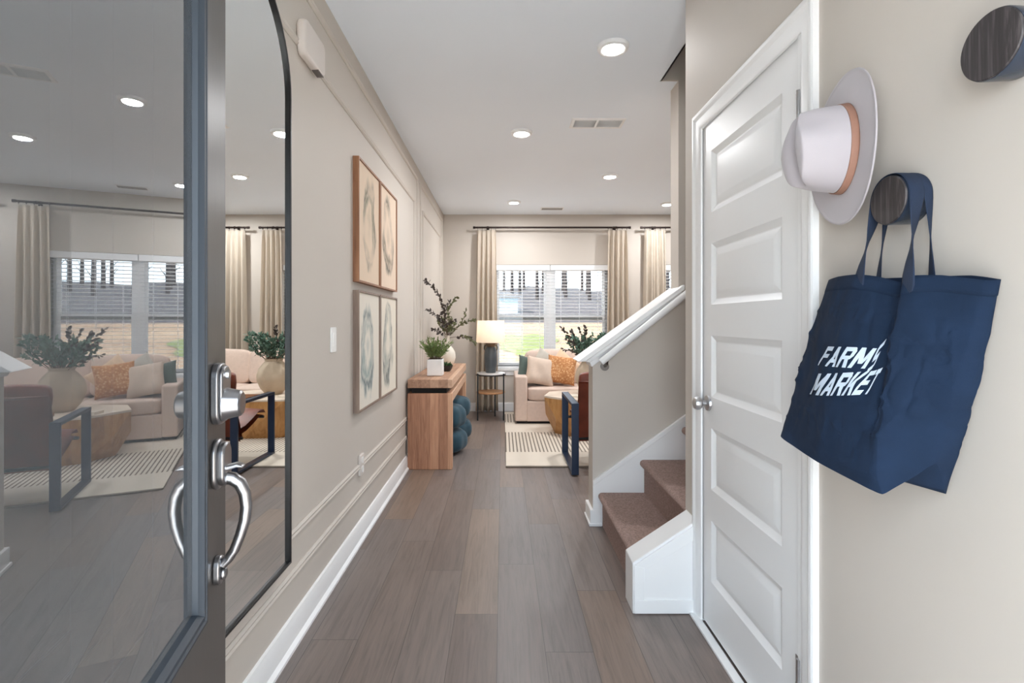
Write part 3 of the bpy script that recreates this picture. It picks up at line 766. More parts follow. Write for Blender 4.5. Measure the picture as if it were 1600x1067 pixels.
# ------------------------------------------------------------------ side table and lamp
SX, SY, SR = -.148, 6.53, .182
SZ = .592
sd = thing('side_table', (SX, SY, 0), 'round black side table with white top and wood shelf under the lamp', 'table')
MB().lathe([(.001, SZ - .018), (SR, SZ - .018), (SR, SZ), (.001, SZ)], (SX, SY, 0), 'z', 40).build('tabletop', MARBLE, sd, bevel=.002)
MB().lathe([(SR + .002, SZ - .032), (SR + .008, SZ - .032), (SR + .008, SZ - .016), (SR + .002, SZ - .016)], (SX, SY, 0), 'z', 40).build('rim', BLACK, sd)
MB().lathe([(.001, .335), (SR - .004, .335), (SR, .34), (SR, .352), (SR - .004, .356), (.001, .356)], (SX, SY, 0), 'z', 40).build('shelf', LTWOOD, sd)
for a in (-2.6, -.52, 1.3):
    x, y = SX + (SR + .007) * math.cos(a), SY + (SR + .007) * math.sin(a)
    MB().box(x - .009, x + .009, y - .009, y + .009, 0, SZ - .004).build('leg', BLACK, sd, bevel=.002)
lp = thing('table_lamp', (SX, SY, SZ), 'table lamp with charcoal ceramic body and lit cream drum shade', 'lamp')
MB().lathe([(.001, 0), (.062, 0), (.066, .01), (.078, .10), (.082, .20), (.076, .27), (.060, .315), (.052, .33), (.001, .33)], (SX, SY, SZ), 'z', 36).build('lamp_body', CERAMIC, lp)
MB().lathe([(.001, .328), (.052, .328), (.054, .34), (.070, .372), (.072, .38), (.064, .38), (.05, .352), (.001, .35)], (SX, SY, SZ), 'z', 32).build('collar', M('bronze_collar', (112, 92, 74), .4, .4), lp)
for sx in (-1, 1):
    MB().tube([(SX + sx * .056, SY, SZ + .345), (SX + sx * .076, SY, SZ + .345), (SX + sx * .084, SY, SZ + .33), (SX + sx * .084, SY, SZ + .30), (SX + sx * .072, SY, SZ + .285)], .006, 8).build('handle', CERAMIC, lp)
MB().tube([(SX, SY, SZ + .35), (SX, SY, SZ + .46)], .012, 10).build('stem', BRASS, lp)
sh0, sh1 = SZ + .385, SZ + .665
MB().lathe([(.186, sh0), (.172, sh1)], (SX, SY, 0), 'z', 48).build('lamp_shade', SHADE, lp, solid=.003)
for o in [q for q in lp.children if q.name.startswith('lamp_shade')]:
    pass
bulb_z = SZ + .52
MB().lathe([(.001, -.05), (.014, -.045), (.016, -.02), (.03, .015), (.03, .035), (.018, .055), (.001, .062)], (SX, SY, bulb_z), 'z', 20).build('bulb', emit_mat('warm_bulb', (1, .95, .9), 1.5), lp)
ld = bpy.data.lights.new('lamp_light', 'POINT'); ld.energy = LAMP_W; ld.color = (1, .94, .87); ld.shadow_soft_size = .03
lo = bpy.data.objects.new('lamp_light', ld); COL.objects.link(lo); lo.location = (SX, SY, bulb_z + .09)

# ------------------------------------------------------------------ windows, blinds, curtains
wi = 0
for (a, b) in WIN:
    wi += 1
    wt = thing('window_%d' % wi, ((a + b) / 2, YB + .1, WZ0), ['twin white double-hung window behind the sofa', 'second white window at the right, mostly hidden by the stair wall'][wi - 1], 'window', kind='structure')
    mid = (a + b) / 2 - .015; fy0, fy1 = YB + .075, YB + .135
    s = MB().ring_frame((a, b, WZ0, WZ1), [(0, 0), (0, .06), (.045, .06), (.045, 0)], 'xz', fy0)
    s.box(mid - .05, mid + .05, YB + .062, fy1, WZ0, WZ1)
    s.build('frame', WHITE, wt)
    s = MB().box(a - .02, b + .02, YB - .03, YB + .08, WZ0 - .028, WZ0 + .004); s.box(a - .01, b + .01, YB - .014, YB - .001, WZ0 - .09, WZ0 - .028)
    s.build('sill', WHITE, wt, bevel=.003)
    zm = 1.30
    for (xa, xb) in ((a + .045, mid - .05), (mid + .05, b - .045)):
        for (za, zb, dy) in ((zm - .035, WZ1 - .045, .03), (WZ0 + .045, zm + .035, 0)):
            sa = MB().ring_frame((xa, xb, za, zb), [(0, 0), (0, .025), (.032, .025), (.032, 0), (0, 0)], 'xz', fy0 + .004 + dy).build('sash', WHITE, wt)
            MB().box(xa + .03, xb - .03, fy0 + .014 + dy, fy0 + .018 + dy, za + .03, zb - .03).build('pane', PANE, sa)
    for kk, (xa, xb) in enumerate(((a + .006, mid - .004), (mid + .004, b - .006))):
        lab = [['white horizontal blind in the left half of the near window', 'white horizontal blind in the right half of the near window'], ['white blind in the window at the far right, left half', 'white blind in the window at the far right, right half']][wi - 1][kk]
        bl = thing('window_blind', ((xa + xb) / 2, YB + .03, WZ1 - .01), lab, 'blind', 'white window blinds')
        MB().box(xa, xb, YB + .004, YB + .058, WZ1 - .075, WZ1 - .002).build('headrail', SLAT, bl, bevel=.003)
        s = MB(); zz = WZ1 - .10; tilt = -.10; wy = .021
        while zz > WZ0 + .04:
            y_ = YB + .032
            ca, sa_ = wy * math.cos(tilt), wy * math.sin(tilt)
            s.add([(xa + .006, y_ - ca, zz - sa_), (xb - .006, y_ - ca, zz - sa_), (xb - .006, y_, zz + .002), (xa + .006, y_, zz + .002), (xb - .006, y_ + ca, zz + sa_), (xa + .006, y_ + ca, zz + sa_),
                   (xa + .006, y_ - ca, zz - sa_ - .003), (xb - .006, y_ - ca, zz - sa_ - .003), (xb - .006, y_, zz - .001), (xa + .006, y_, zz - .001), (xb - .006, y_ + ca, zz + sa_ - .003), (xa + .006, y_ + ca, zz + sa_ - .003)],
                  [(0, 1, 2, 3), (3, 2, 4, 5), (6, 9, 8, 7), (9, 11, 10, 8), (0, 6, 7, 1), (5, 4, 10, 11), (0, 3, 9, 6), (3, 5, 11, 9), (1, 7, 8, 2), (2, 8, 10, 4)])
            zz -= .0445
        s.build('slats', SLAT, bl, angle=60)
        MB().box(xa + .004, xb - .004, YB + .008, YB + .056, WZ0 + .008, WZ0 + .03).build('bottom_rail', SLAT, bl, bevel=.003)
        for fx in (.18, .5, .82):
            x = xa + (xb - xa) * fx
            for dy in (.006, .058): MB().box(x - .0015, x + .0015, YB + dy - .0008, YB + dy + .0008, WZ0 + .03, WZ1 - .07).build('cord', SLAT, bl)
portal('window_portal', ((WIN[0][0] + WIN[0][1]) / 2, YB + .15, 1.31), 1.5, 1.44, (-PI / 2, 0, 0))
portal('window_portal', ((WIN[1][0] + WIN[1][1]) / 2, YB + .15, 1.31), 1.5, 1.44, (-PI / 2, 0, 0))
portal('doorway_portal', ((DX0 + DX1) / 2, -.07, 1.04), .94, 2.08, (PI / 2, 0, 0))

portal('added_patio_portal', (XE + .13, (EY0 + EY1) / 2, EZ1 / 2), EY1 - EY0, EZ1, (PI / 2, 0, PI / 2))
wi = thing('window_3', (XE + .06, (EY0 + EY1) / 2, 0), 'unseen white patio door added in the right living room wall for daylight', 'window', kind='structure')
s = MB()
for k in range(2):
    ya = EY0 + (EY1 - EY0) / 2 * k; yb = ya + (EY1 - EY0) / 2
    s.ring_frame((ya, yb, 0, EZ1), [(0, 0), (0, .05), (.07, .05), (.07, 0), (0, 0)], 'yz', XE + .04)
s.build('frame', WHITE, wi)
for k in range(2):
    ya = EY0 + (EY1 - EY0) / 2 * k; yb = ya + (EY1 - EY0) / 2
    MB().box(XE + .062, XE + .066, ya + .06, yb - .06, .06, EZ1 - .06).build('pane', PANE, wi)

RY, RZ = YB - .115, 2.525
def rod(x0, x1, label):
    t = thing('curtain_rod', ((x0 + x1) / 2, RY, RZ), label, 'curtain rod', 'dark curtain rods')
    MB().tube([(x0, RY, RZ), (x1, RY, RZ)], .0125, 14).build('pole', RODM, t)
    for x, sg in ((x0, -1), (x1, 1)): MB().lathe([(.001, 0), (.017, 0), (.017, .03 * sg), (.001, .03 * sg)], (x, RY, RZ), 'x', 16).build('finial', RODM, t)
    for x in (x0 + .17, x1 - .17):
        MB().box(x - .006, x + .006, RY, YB - .001, RZ - .006, RZ + .006).box(x - .018, x + .018, YB - .008, YB - .0005, RZ - .035, RZ + .035).lathe([(.0135, -.008), (.018, -.008), (.018, .008), (.0135, .008)], (x, RY, RZ), 'x', 16).build('bracket', RODM, t)
rod(-.37, 1.72, 'long dark curtain rod above the near window')
rod(1.91, 3.95, 'dark curtain rod partly hidden by the stair wall')
def curtain(x0, x1, label, seed, folds=5):
    t = thing('curtain', ((x0 + x1) / 2, RY, .02), label, 'curtain', 'beige linen curtain panels')
    r2 = random.Random(seed); ph = [r2.uniform(0, 6) for _ in range(4)]
    def f(u, v):
        z = RZ - .035 - v * (RZ - .055)
        spread = 1 + .10 * v ** .6; xc = (x0 + x1) / 2; w = (x1 - x0) * .5 * (.88 + .12 * v)
        uu = u + .012 * math.sin(6 * u * 2 * PI + ph[0]) * v
        x = xc + (uu * 2 - 1) * w * spread
        amp = .018 + .036 * min(1, v * 1.6)
        y = RY + amp * math.sin(2 * PI * folds * u + ph[1]) * (1 + .25 * math.sin(3 * u * PI + ph[2])) + .006 * math.sin(2 * PI * (folds * 2) * u + ph[3] + v * 2) * v
        if v < .05: y = RY + (y - RY) * (.55 + 9 * v)
        return Vector((x, min(y, YB - .02), z))
    MB().grid(f, 110, 30).build('fabric', CURTAIN, t, solid=.002)
    for k in range(folds + 1):
        x = x0 + (x1 - x0) * (.06 + .88 * k / folds)
        MB().lathe([(.0155, -.002), (.019, -.002), (.019, .002), (.0155, .002), (.0155, -.002)], (x, RY, RZ - .004), 'x', 14).tube([(x, RY, RZ - .022), (x, RY, RZ - .045)], .002, 5).build('ring', RODM, t)
curtain(-.355, -.075, 'beige curtain panel left of the near window behind the lamp', 3, 4)
curtain(1.425, 1.715, 'beige curtain panel right of the near window', 5, 4)
curtain(1.925, 2.245, 'beige curtain panel next to the stair wall, left of the second window', 9, 4)
curtain(3.6, 3.92, 'beige curtain panel at the far right of the second window', 12, 4)

# ------------------------------------------------------------------ rug
rg = MB().box(0, 3.1, 0, 2.62, 0, .012); 
rgo = rg.build('area_rug', RUG, None, bevel=.004); rgo.location = (.03, 4.36, .0005)
tag(rgo, 'cream rug with bands of dark dashes under the sofa and coffee table', 'rug')
RT = .0125

# ------------------------------------------------------------------ sofa
sf = thing('sofa', (1.36, 6.5, RT), 'oatmeal fabric sofa with square arms under the near window', 'sofa')
SX0, SX1, SY0, SY1 = .152, 2.56, 6.16, 6.90
MB().box(SX0 + .02, SX1 - .02, SY0 + .02, SY1 - .03, RT, RT + .03).build('plinth', GAPSHADE, sf)
s = MB().box(SX0 + .14, SX1 - .14, SY0, SY1, RT + .028, .285); s.build('base', SOFA, sf, bevel=.012, bseg=3)
for (a, b) in ((SX0, SX0 + .15), (SX1 - .15, SX1)): MB().box(a, b, SY0, SY1, RT + .028, .584).build('arm', SOFA, sf, bevel=.022, bseg=4)
MB().box(SX0 + .15, SX1 - .15, SY1 - .12, SY1, .27, .70).build('back_frame', SOFA, sf, bevel=.025, bseg=4)
def cushion_box(mb, x0, x1, y0, y1, z0, z1, puff=.02, n=10, m=5, rot=None):
    """rounded box whose faces belly out"""
    cx, cy_, cz = (x0 + x1) / 2, (y0 + y1) / 2, (z0 + z1) / 2; hx_, hy, hz = (x1 - x0) / 2, (y1 - y0) / 2, (z1 - z0) / 2
    def sp(u, v, p=.22):
        a = 2 * PI * u; b = -PI / 2 + PI * v
        e = lambda w, q: math.copysign(abs(w) ** q, w)
        return e(math.cos(b), p) * e(math.cos(a), p), e(math.cos(b), p) * e(math.sin(a), p), e(math.sin(b), p)
    def f(u, v):
        x, y, z = sp(u, v)
        k = 1 - max(x * x, y * y, z * z) * .0
        q = Vector((cx + x * hx_ + puff * x * (1 - y * y) * (1 - z * z), cy_ + y * hy + puff * y * (1 - x * x) * (1 - z * z), cz + z * hz + puff * z * (1 - x * x) * (1 - y * y)))
        if rot is not None: q = rot @ (q - Vector((cx, cy_, cz))) + Vector((cx, cy_, cz))
        return q
    mb.grid(f, 56, 32, True); return mb
cw = (SX1 - SX0 - .30) / 3
for k in range(3):
    a = SX0 + .15 + cw * k
    cushion_box(MB(), a + .003, a + cw - .003, SY0 - .005, SY1 - .17, .285, .445, .012).build('seat_cushion', SOFA, sf)
    rt = Matrix.Rotation(math.radians(-10), 3, 'X')
    cushion_box(MB(), a + .004, a + cw - .004, SY1 - .275, SY1 - .125, .44, .86, .03, rot=rt).build('back_cushion', SOFA, sf)
# throw pillows
def pillow(c, size, th, rx, ry, rz, mat, label, piping=None):
    R = Matrix.Rotation(rz, 3, 'Z') @ Matrix.Rotation(rx, 3, 'X') @ Matrix.Rotation(ry, 3, 'Y')
    o = thing('throw_pillow', c, label, 'pillow', 'throw pillows on the sofa')
    mb = MB()
    for sg in (-1, 1):
        def f(u, v, sg=sg):
            x, z = u * 2 - 1, v * 2 - 1
            pin = 1 - .09 * (1 - x * x) * abs(z) ** 3; pin2 = 1 - .09 * (1 - z * z) * abs(x) ** 3
            t = (max(0, (1 - x ** 4)) * max(0, (1 - z ** 4))) ** .55
            y = sg * th / 2 * t * (1 + .08 * math.sin(5 * x + 3 * z))
            return Vector(c) + R @ Vector((x * size / 2 * pin2, y, z * size / 2 * pin))
        mb.grid(f, 22, 22)
    mb.build('pillow_cover', mat, o)
    return o
def pil_at(px, py, Y, size, th, tilt, ry, rz, mat, label):
    p = P(px, py, Y); return pillow(p, size, th, math.radians(tilt), math.radians(ry), math.radians(rz), mat, label)
pil_at(830, 579, 6.47, .36, .10, -20, 12, 14, PLGREEN, 'forest green throw pillow behind the beige one by the sofa arm')
pil_at(844, 580, 6.33, .365, .15, -22, 10, 6, PLBEIGE, 'beige linen throw pillow at the front, nearest the sofa arm')
pil_at(852, 572, 6.49, .36, .08, -16, 34, 8, M('pale_grey_pillow', (186, 180, 170), .95, var=.05, scale=30), 'pale grey throw pillow tip behind the beige and orange ones')
pil_at(880, 575, 6.47, .37, .10, -18, 40, 0, PLPEACH, 'pale peach throw pillow behind the orange woven one')
pil_at(877, 578, 6.34, .365, .14, -22, 7, -6, WEAVE, 'orange woven throw pillow with white flecks on the sofa')

# ------------------------------------------------------------------ coffee table and what stands on it
CTX, CTY, CTZ = 1.05, 5.72, .43
ct = thing('coffee_table', (CTX, CTY, RT), 'faceted honey wood block coffee table with pale top', 'table')
def ngon(r, n, a0, z): return [Vector((CTX + r * math.cos(a0 + 2 * PI * k / n), CTY + r * .72 * math.sin(a0 + 2 * PI * k / n), z)) for k in range(n)]
n6 = 8
r0 = ngon(.48, n6, .2, RT); r1 = ngon(.57, n6, .2 + PI / n6, .2); r2 = ngon(.60, n6, 0.0 + PI, CTZ - .02)
r2 = ngon(.60, n6, .2, CTZ - .022)
s = MB(); vs_ = r0 + r1 + r2; fs = []
for k in range(n6):
    j = (k + 1) % n6
    fs += [(k, j, n6 + k), (j, n6 + j, n6 + k), (n6 + k, n6 + j, 2 * n6 + j), (n6 + k, 2 * n6 + j, 2 * n6 + k)]
fs += [tuple(range(n6 - 1, -1, -1)), tuple(2 * n6 + k for k in range(n6))]
s.add(vs_, fs).build('base', BLOCKWOOD, ct, angle=1)
MB().prism([(p.x, p.y) for p in ngon(.605, n6, .2, 0)], 'z', CTZ - .022, CTZ).build('tabletop', TABLETOP, ct, bevel=.003)
VX, VY = 1.0, 5.76
cv = thing('urn_vase', (VX, VY, CTZ), 'large sand coloured rounded vase on the coffee table', 'vase')
MB().lathe([(.001, 0), (.075, 0), (.09, .008), (.14, .07), (.176, .16), (.178, .22), (.155, .29), (.115, .345), (.092, .37), (.096, .395), (.104, .40), (.092, .40), (.082, .37), (.001, .33)], (VX, VY, CTZ), 'z', 48).build('vase_body', SANDV, cv)
ep = thing('eucalyptus_spray', (VX, VY, CTZ + .34), 'grey green eucalyptus spray with plum twigs in the sand vase', 'branches')
sm_, lm_, l2 = MB(), MB(), MB()
ne = Vector((VX, VY, CTZ + .345))
for k in range(46):
    a = rnd.uniform(0, 2 * PI); rr = rnd.uniform(.08, .30)
    e = ne + Vector((rr * math.cos(a), rr * math.sin(a), rnd.uniform(.14, .34)))
    leafy(sm_, lm_, stem_path(ne + Vector((.05 * math.cos(a), .05 * math.sin(a), 0)), e, .04, 7, .015), .0025, .042, .026, 75, .25, 1)
for (px, py, Yd) in ((878, 512, 5.6), (884, 530, 5.5), (880, 545, 5.55), (893, 518, 5.7), (905, 513, 5.8), (916, 512, 5.6)):
    leafy(sm_, l2, stem_path(ne, P(px, py, Yd), .05, 8, .02), .003, .045, .026, 40, .4, .8)
sm_.build('stems', TWIG, ep); lm_.build('leaves', EUCA, ep); l2.build('plum_leaves', DARKLEAF, ep)
ty = thing('wooden_tray', (1.12, 5.42, CTZ), 'small wooden tray with raised rim on the coffee table', 'tray')
s = MB().box(.98, 1.26, 5.35, 5.50, CTZ, CTZ + .012); s.ring_frame((.98, 1.26, 5.35, 5.50), [(0, 0), (0, .035), (.012, .035), (.012, 0)], 'xy', CTZ)
s.build('tray_body', TRAYW, ty, bevel=.002)
bk = thing('book', (.74, 5.5, CTZ), 'pale closed book lying on the coffee table', 'book')
R_ = Matrix.Rotation(.4, 4, 'Z'); bk.rotation_euler = (0, 0, .35)
MB().box(-.085, .085, -.06, .06, 0, .003).box(-.085, .085, -.06, .06, .021, .024).box(-.085, -.081, -.06, .06, 0, .024).build('cover', M('pale_cover', (226, 214, 198), .6), bk, local=True)
MB().box(-.081, .081, -.056, .056, .003, .021).build('pages', M('paper', (240, 236, 226), .8), bk, local=True)

# ------------------------------------------------------------------ leather sling chair
ac = thing('armchair', (.9, 4.42, RT), 'brown leather sling armchair with flat dark metal frame, beside the half wall', 'chair')
AY0, AY1, AZ = 4.107, 4.79, .588
for (xa, xb) in ((.556, .614), (1.216, 1.274)):
    s = MB()
    a0, a1, t_ = AY0, AY1, .022
    s.box(xa, xb, a0, a0 + t_, RT + .001, AZ); s.box(xa, xb, a1 - t_, a1, RT + .001, AZ); s.box(xa, xb, a0 + t_, a1 - t_, AZ - t_, AZ); s.box(xa, xb, a0 + t_, a1 - t_, RT + .002, RT + t_)
    s.build('side_frame', NAVYMETAL, ac, bevel=.002)
MB().tube([(.60, 4.66, .38), (1.23, 4.66, .38)], .012, 10).build('front_rail', BLACK, ac)
MB().tube([(.60, 4.28, .27), (1.23, 4.28, .27)], .012, 10).build('rear_rail', BLACK, ac)
def ribbon(mb, path, x0, x1, th, sag=0):
    n = len(path); vs_ = []
    NX = 12
    for i, (y, z) in enumerate(path):
        p, q_ = path[max(0, i - 1)], path[min(n - 1, i + 1)]; ty_, tz = q_[0] - p[0], q_[1] - p[1]; L = math.hypot(ty_, tz) or 1
        ny, nz = -tz / L, ty_ / L
        for k in range(NX + 1):
            u = k / NX; sg = sag * 4 * u * (1 - u)
            vs_.append((x0 + (x1 - x0) * u, y + ny * (th / 2 - sg), z + nz * (th / 2 - sg)))
        for k in range(NX + 1):
            u = k / NX; sg = sag * 4 * u * (1 - u)
            vs_.append((x0 + (x1 - x0) * u, y - ny * (th / 2 + sg), z - nz * (th / 2 + sg)))
    m = 2 * (NX + 1); fs = []
    for i in range(n - 1):
        for k in range(m):
            k2 = (k + 1) % m
            fs.append((i * m + k, i * m + k2, (i + 1) * m + k2, (i + 1) * m + k))
    fs += [tuple(range(m)), tuple((n - 1) * m + k for k in range(m))]
    mb.add(vs_, fs, True); return mb
ribbon(MB(), [(4.72, .39), (4.70, .415), (4.62, .415), (4.5, .37), (4.38, .335), (4.30, .325)], .622, 1.208, .05, .015).build('seat', LEATHER, ac, bevel=.012)
ribbon(MB(), [(4.30, .25), (4.27, .34), (4.23, .45), (4.19, .56), (4.15, .68), (4.125, .755)], .618, 1.212, .04, .012).build('backrest', LEATHER, ac, bevel=.012)
cushion_box(MB(), .64, 1.19, 4.18, 4.26, .66, .825, .015).build('head_cushion', LEATHER, ac)

# ------------------------------------------------------------------ wall hooks, hat and bag
def knob(y, z, r, label):
    t = thing('wall_hook', (XR, y, z), label, 'hook', 'round wall knobs')
    d_ = .052
    MB().lathe([(.001, -d_ + .004), (r, -d_ + .003), (r + .001, -d_ + .006), (r * .985, -.002), (r * .97, 0), (.001, 0)], (XR, y, z), 'x', 48).build('knob_body', KNOBSIDE, t)
    MB().lathe([(.001, -d_ + .0), (r - .002, -d_ + .0), (r - .0005, -d_ + .0015), (r - .0005, -d_ + .004), (.001, -d_ + .004)], (XR, y, z), 'x', 48).build('wood_face', KNOBFACE, t)
knob(.818, 1.691, .0535, 'empty round dark wood wall knob at the top right')
KY, KZ, KR = 1.035, 1.494, .049
knob(KY, KZ, KR, 'round dark wood wall knob that holds the navy bag')

# fedora
ax_ = Vector((-.98, .2, 0)).normalized(); fr_ = Vector((0, 0, 1)); sd_ = ax_.cross(fr_).normalized()
HC = Vector((.787, 1.18, 1.645))
ht = thing('fedora_hat', HC, 'pale felt fedora with a tan band hanging on the wall', 'hat')
def hp(side, front, up): return HC + sd_ * side + fr_ * front + ax_ * up
RF, RS = .100, .083                       # crown half length and half width
def crown(u, v):
    a = 2 * PI * u; ca, sa = math.cos(a), math.sin(a)          # ca: side, sa: front
    CHh = .118
    if v < .72:
        t = v / .72; k = 1 - .10 * t - .05 * t ** 3
        up = CHh * .93 * t; 
    else:
        t = (v - .72) / .28; k = (1 - .15) * math.cos(t * PI / 2) ** .8 if t < 1 else 0
        up = CHh * (.93 + .07 * math.sin(t * PI / 2))
    x, y = RS * k * ca, RF * k * sa
    tt = min(1, up / CHh)
    # front pinch: sides near the front pressed in
    pin = math.exp(-((y - .062) / .032) ** 2) * tt ** 1.6
    x *= 1 - .42 * pin
    # front taper and crease along the top
    cr = math.exp(-(x / .024) ** 2) * .024 * max(0, tt - .55) / .45
    up -= cr + .012 * max(0, -y / RF) * tt
    return hp(x, y + .004 * tt, up)
MB().grid(crown, 72, 40, True).build('crown', FELT, ht, solid=.003)
def brim(u, v):
    a = 2 * PI * u; ca, sa = math.cos(a), math.sin(a)
    rx, ry = RS + (.170 - RS) * v, RF + (.171 - RF) * v
    lift = .006 * v ** 2 * ca * ca - .006 * v ** 2 * sa * sa + .003 * max(0, v - .9) / .1
    return hp(rx * ca, ry * sa, lift)
MB().grid(brim, 96, 14, True).build('brim', FELT, ht, solid=.0035)
def band(u, v):
    a = 2 * PI * u; k = 1.022 - .02 * v
    return hp(RS * k * math.cos(a), RF * k * math.sin(a), .003 + .0155 * v)
MB().grid(band, 72, 4, True).build('hat_band', BAND, ht, solid=.002)

# tote bag: rings of (x, y, z) from the open top to the bottom, counted from the far left corner A towards the camera and back along the wall
top = [(.800, 1.255, 1.350), (.772, 1.175, 1.352), (.762, 1.10, 1.350), (.772, 1.055, 1.342), (.783, 1.012, 1.328), (.779, .988, 1.326), (.757, .968, 1.330), (.760, .945, 1.334), (.775, .905, 1.331), (.796, .846, 1.318),
       (.815, .838, 1.318), (.824, .90, 1.33), (.825, .98, 1.335), (.825, 1.10, 1.342), (.822, 1.22, 1.348)]
midr = [(.772, 1.300, 1.16), (.738, 1.215, 1.155), (.714, 1.125, 1.15), (.718, 1.055, 1.145), (.728, 1.005, 1.14), (.733, .982, 1.138), (.722, .962, 1.135), (.733, .940, 1.14), (.755, .912, 1.145), (.784, .874, 1.15),
        (.812, .866, 1.15), (.826, .92, 1.15), (.827, 1.0, 1.15), (.827, 1.12, 1.155), (.820, 1.27, 1.16)]
low = [(.716, 1.302, .985), (.698, 1.215, .975), (.682, 1.11, .968), (.682, 1.04, .964), (.686, .99, .96), (.689, .968, .962), (.694, .95, .966), (.712, .938, .985), (.742, .920, 1.01), (.772, .902, 1.02),
       (.806, .905, 1.01), (.825, .945, .99), (.826, 1.03, .985), (.826, 1.14, .985), (.815, 1.26, .99)]
bot = [(.700, 1.288, .962), (.689, 1.20, .952), (.682, 1.11, .945), (.684, 1.04, .940), (.688, .99, .936), (.692, .966, .933), (.700, .943, .931), (.716, .934, .946), (.742, .922, .970), (.770, .909, .996),
       (.806, .934, .940), (.820, .950, .930), (.824, 1.04, .934), (.824, 1.15, .942), (.812, 1.27, .955)]
rings = [[Vector(p) for p in r] for r in (top, midr, low, bot)]; vk = [0, .48, .92, 1.0]
NR = len(top)
def cr_(p0, p1, p2, p3, t):
    return .5 * ((2 * p1) + (p2 - p0) * t + (2 * p0 - 5 * p1 + 4 * p2 - p3) * t * t + (3 * p1 - p0 - 3 * p2 + p3) * t ** 3)
def ring_pt(r, w):
    i = int(math.floor(w)); t = w - i; g = lambda k: r[(i + k) % NR]
    return g(0).lerp(g(1), t) * .45 + cr_(g(-1), g(0), g(1), g(2), t) * .55
def bag(w, v, wr=1.0):                   # w in ring index units, v 0..1
    p = [ring_pt(r, w) for r in rings]
    if v <= vk[1]:
        t = v / vk[1]; q = p[0].lerp(p[1], t); q += (p[1] - p[0] - (p[2] - p[0]) * vk[1]) * 0
    elif v <= vk[2]: q = p[1].lerp(p[2], (v - vk[1]) / (vk[2] - vk[1]))
    else: q = p[2].lerp(p[3], (v - vk[2]) / (1 - vk[2]))
    nz = mnoise.noise(Vector((q.y * 16, q.z * 9, q.x * 6))) * .009 + mnoise.noise(Vector((q.y * 34, q.z * 22, 3))) * .0028
    env = math.sin(PI * min(1, v * 1.02)) * wr
    cr1 = 1 - abs(mnoise.noise(Vector((q.y * 26 + 9 * q.x + q.z * 3, q.z * 4.5, 7.7)))) * 2
    cr2 = 1 - abs(mnoise.noise(Vector((q.y * 8 + q.z * 14, q.z * 16 - q.y * 12, 2.2)))) * 2
    nz += (max(0, cr1) ** 4 * .0055 + max(0, cr2) ** 5 * .005) * (1 if q.x < .81 else .2) * (.12 if .6 < w < 5.2 and .22 < v < .74 else 1)
    q = q + Vector((-abs(nz) * env * .9, nz * env * .5, 0))
    q.x = min(q.x, XR - .003)
    return q
tb = thing('tote_bag', (.78, 1.05, .93), 'navy canvas tote bag with pale lettering hanging from a wall knob', 'bag')
NU, NV = NR * 16, 100
s = MB().grid(lambda u, v: bag(u * NR, v), NU, NV, True)
cen = sum(rings[3], Vector()) / NR + Vector((0, 0, -.004))
o0 = len(s.v); s.v.append(cen); m_ = NV + 1
for i in range(NU): s.f.append([i * m_ + NV, ((i + 1) % NU) * m_ + NV, o0]); s.sm.append(True)
body = s.build('bag_body', NAVY, tb, solid=.003, angle=60)
# hem band at the mouth
hem = MB().grid(lambda u, v: bag(u * NR, v * .075) + (bag(u * NR, v * .075) - Vector((.79, 1.02, 1.33))).normalized() * .0012, NU, 3, True)
hem.build('hem', NAVY, tb, solid=.001)
# straps over the knob
def strap(xk, base_far, base_near, wd):
    path = []; R = KR + .004
    fa, na = Vector(base_far), Vector(base_near)
    path.append((fa + Vector((0, 0, -.035)), 0)); path.append((fa, 0))
    tf = Vector((xk, KY + R, KZ)); tn = Vector((xk, KY - R, KZ))
    for t in (.33, .66, 1.0): path.append((fa.lerp(tf, t), t))
    for q in range(1, 12):
        a = PI * q / 12; path.append((Vector((xk, KY + R * math.cos(a), KZ + R * math.sin(a))), 1))
    path.append((tn, 1))
    for t in (.66, .33, 0): path.append((na.lerp(tn, t), t))
    path.append((na + Vector((0, 0, -.035)), 0))
    s = MB(); vs_ = []
    for i, (p, k) in enumerate(path):
        d = (Vector((0, 1, 0)) * (1 - k) + Vector((1, 0, 0)) * k).normalized()
        tg = (path[min(i + 1, len(path) - 1)][0] - path[max(i - 1, 0)][0]).normalized()
        nn = tg.cross(d).normalized()
        for (a, b) in ((-1, -1), (1, -1), (1, 1), (-1, 1)): vs_.append(p + d * wd / 2 * a + nn * .0013 * b)
    fs = []
    for i in range(len(path) - 1):
        for k in range(4): fs.append((i * 4 + k, i * 4 + (k + 1) % 4, (i + 1) * 4 + (k + 1) % 4, (i + 1) * 4 + k))
    n_ = len(path); fs += [(0, 1, 2, 3), (4 * n_ - 4, 4 * n_ - 3, 4 * n_ - 2, 4 * n_ - 1)]
    s.add(vs_, fs, True).build('strap', NAVYD, tb, angle=50, sub=1)
strap(.797, (.760, 1.092, 1.346), (.754, .952, 1.333), .036)
strap(.818, (.8205, 1.118, 1.342), (.8205, .978, 1.334), .020)
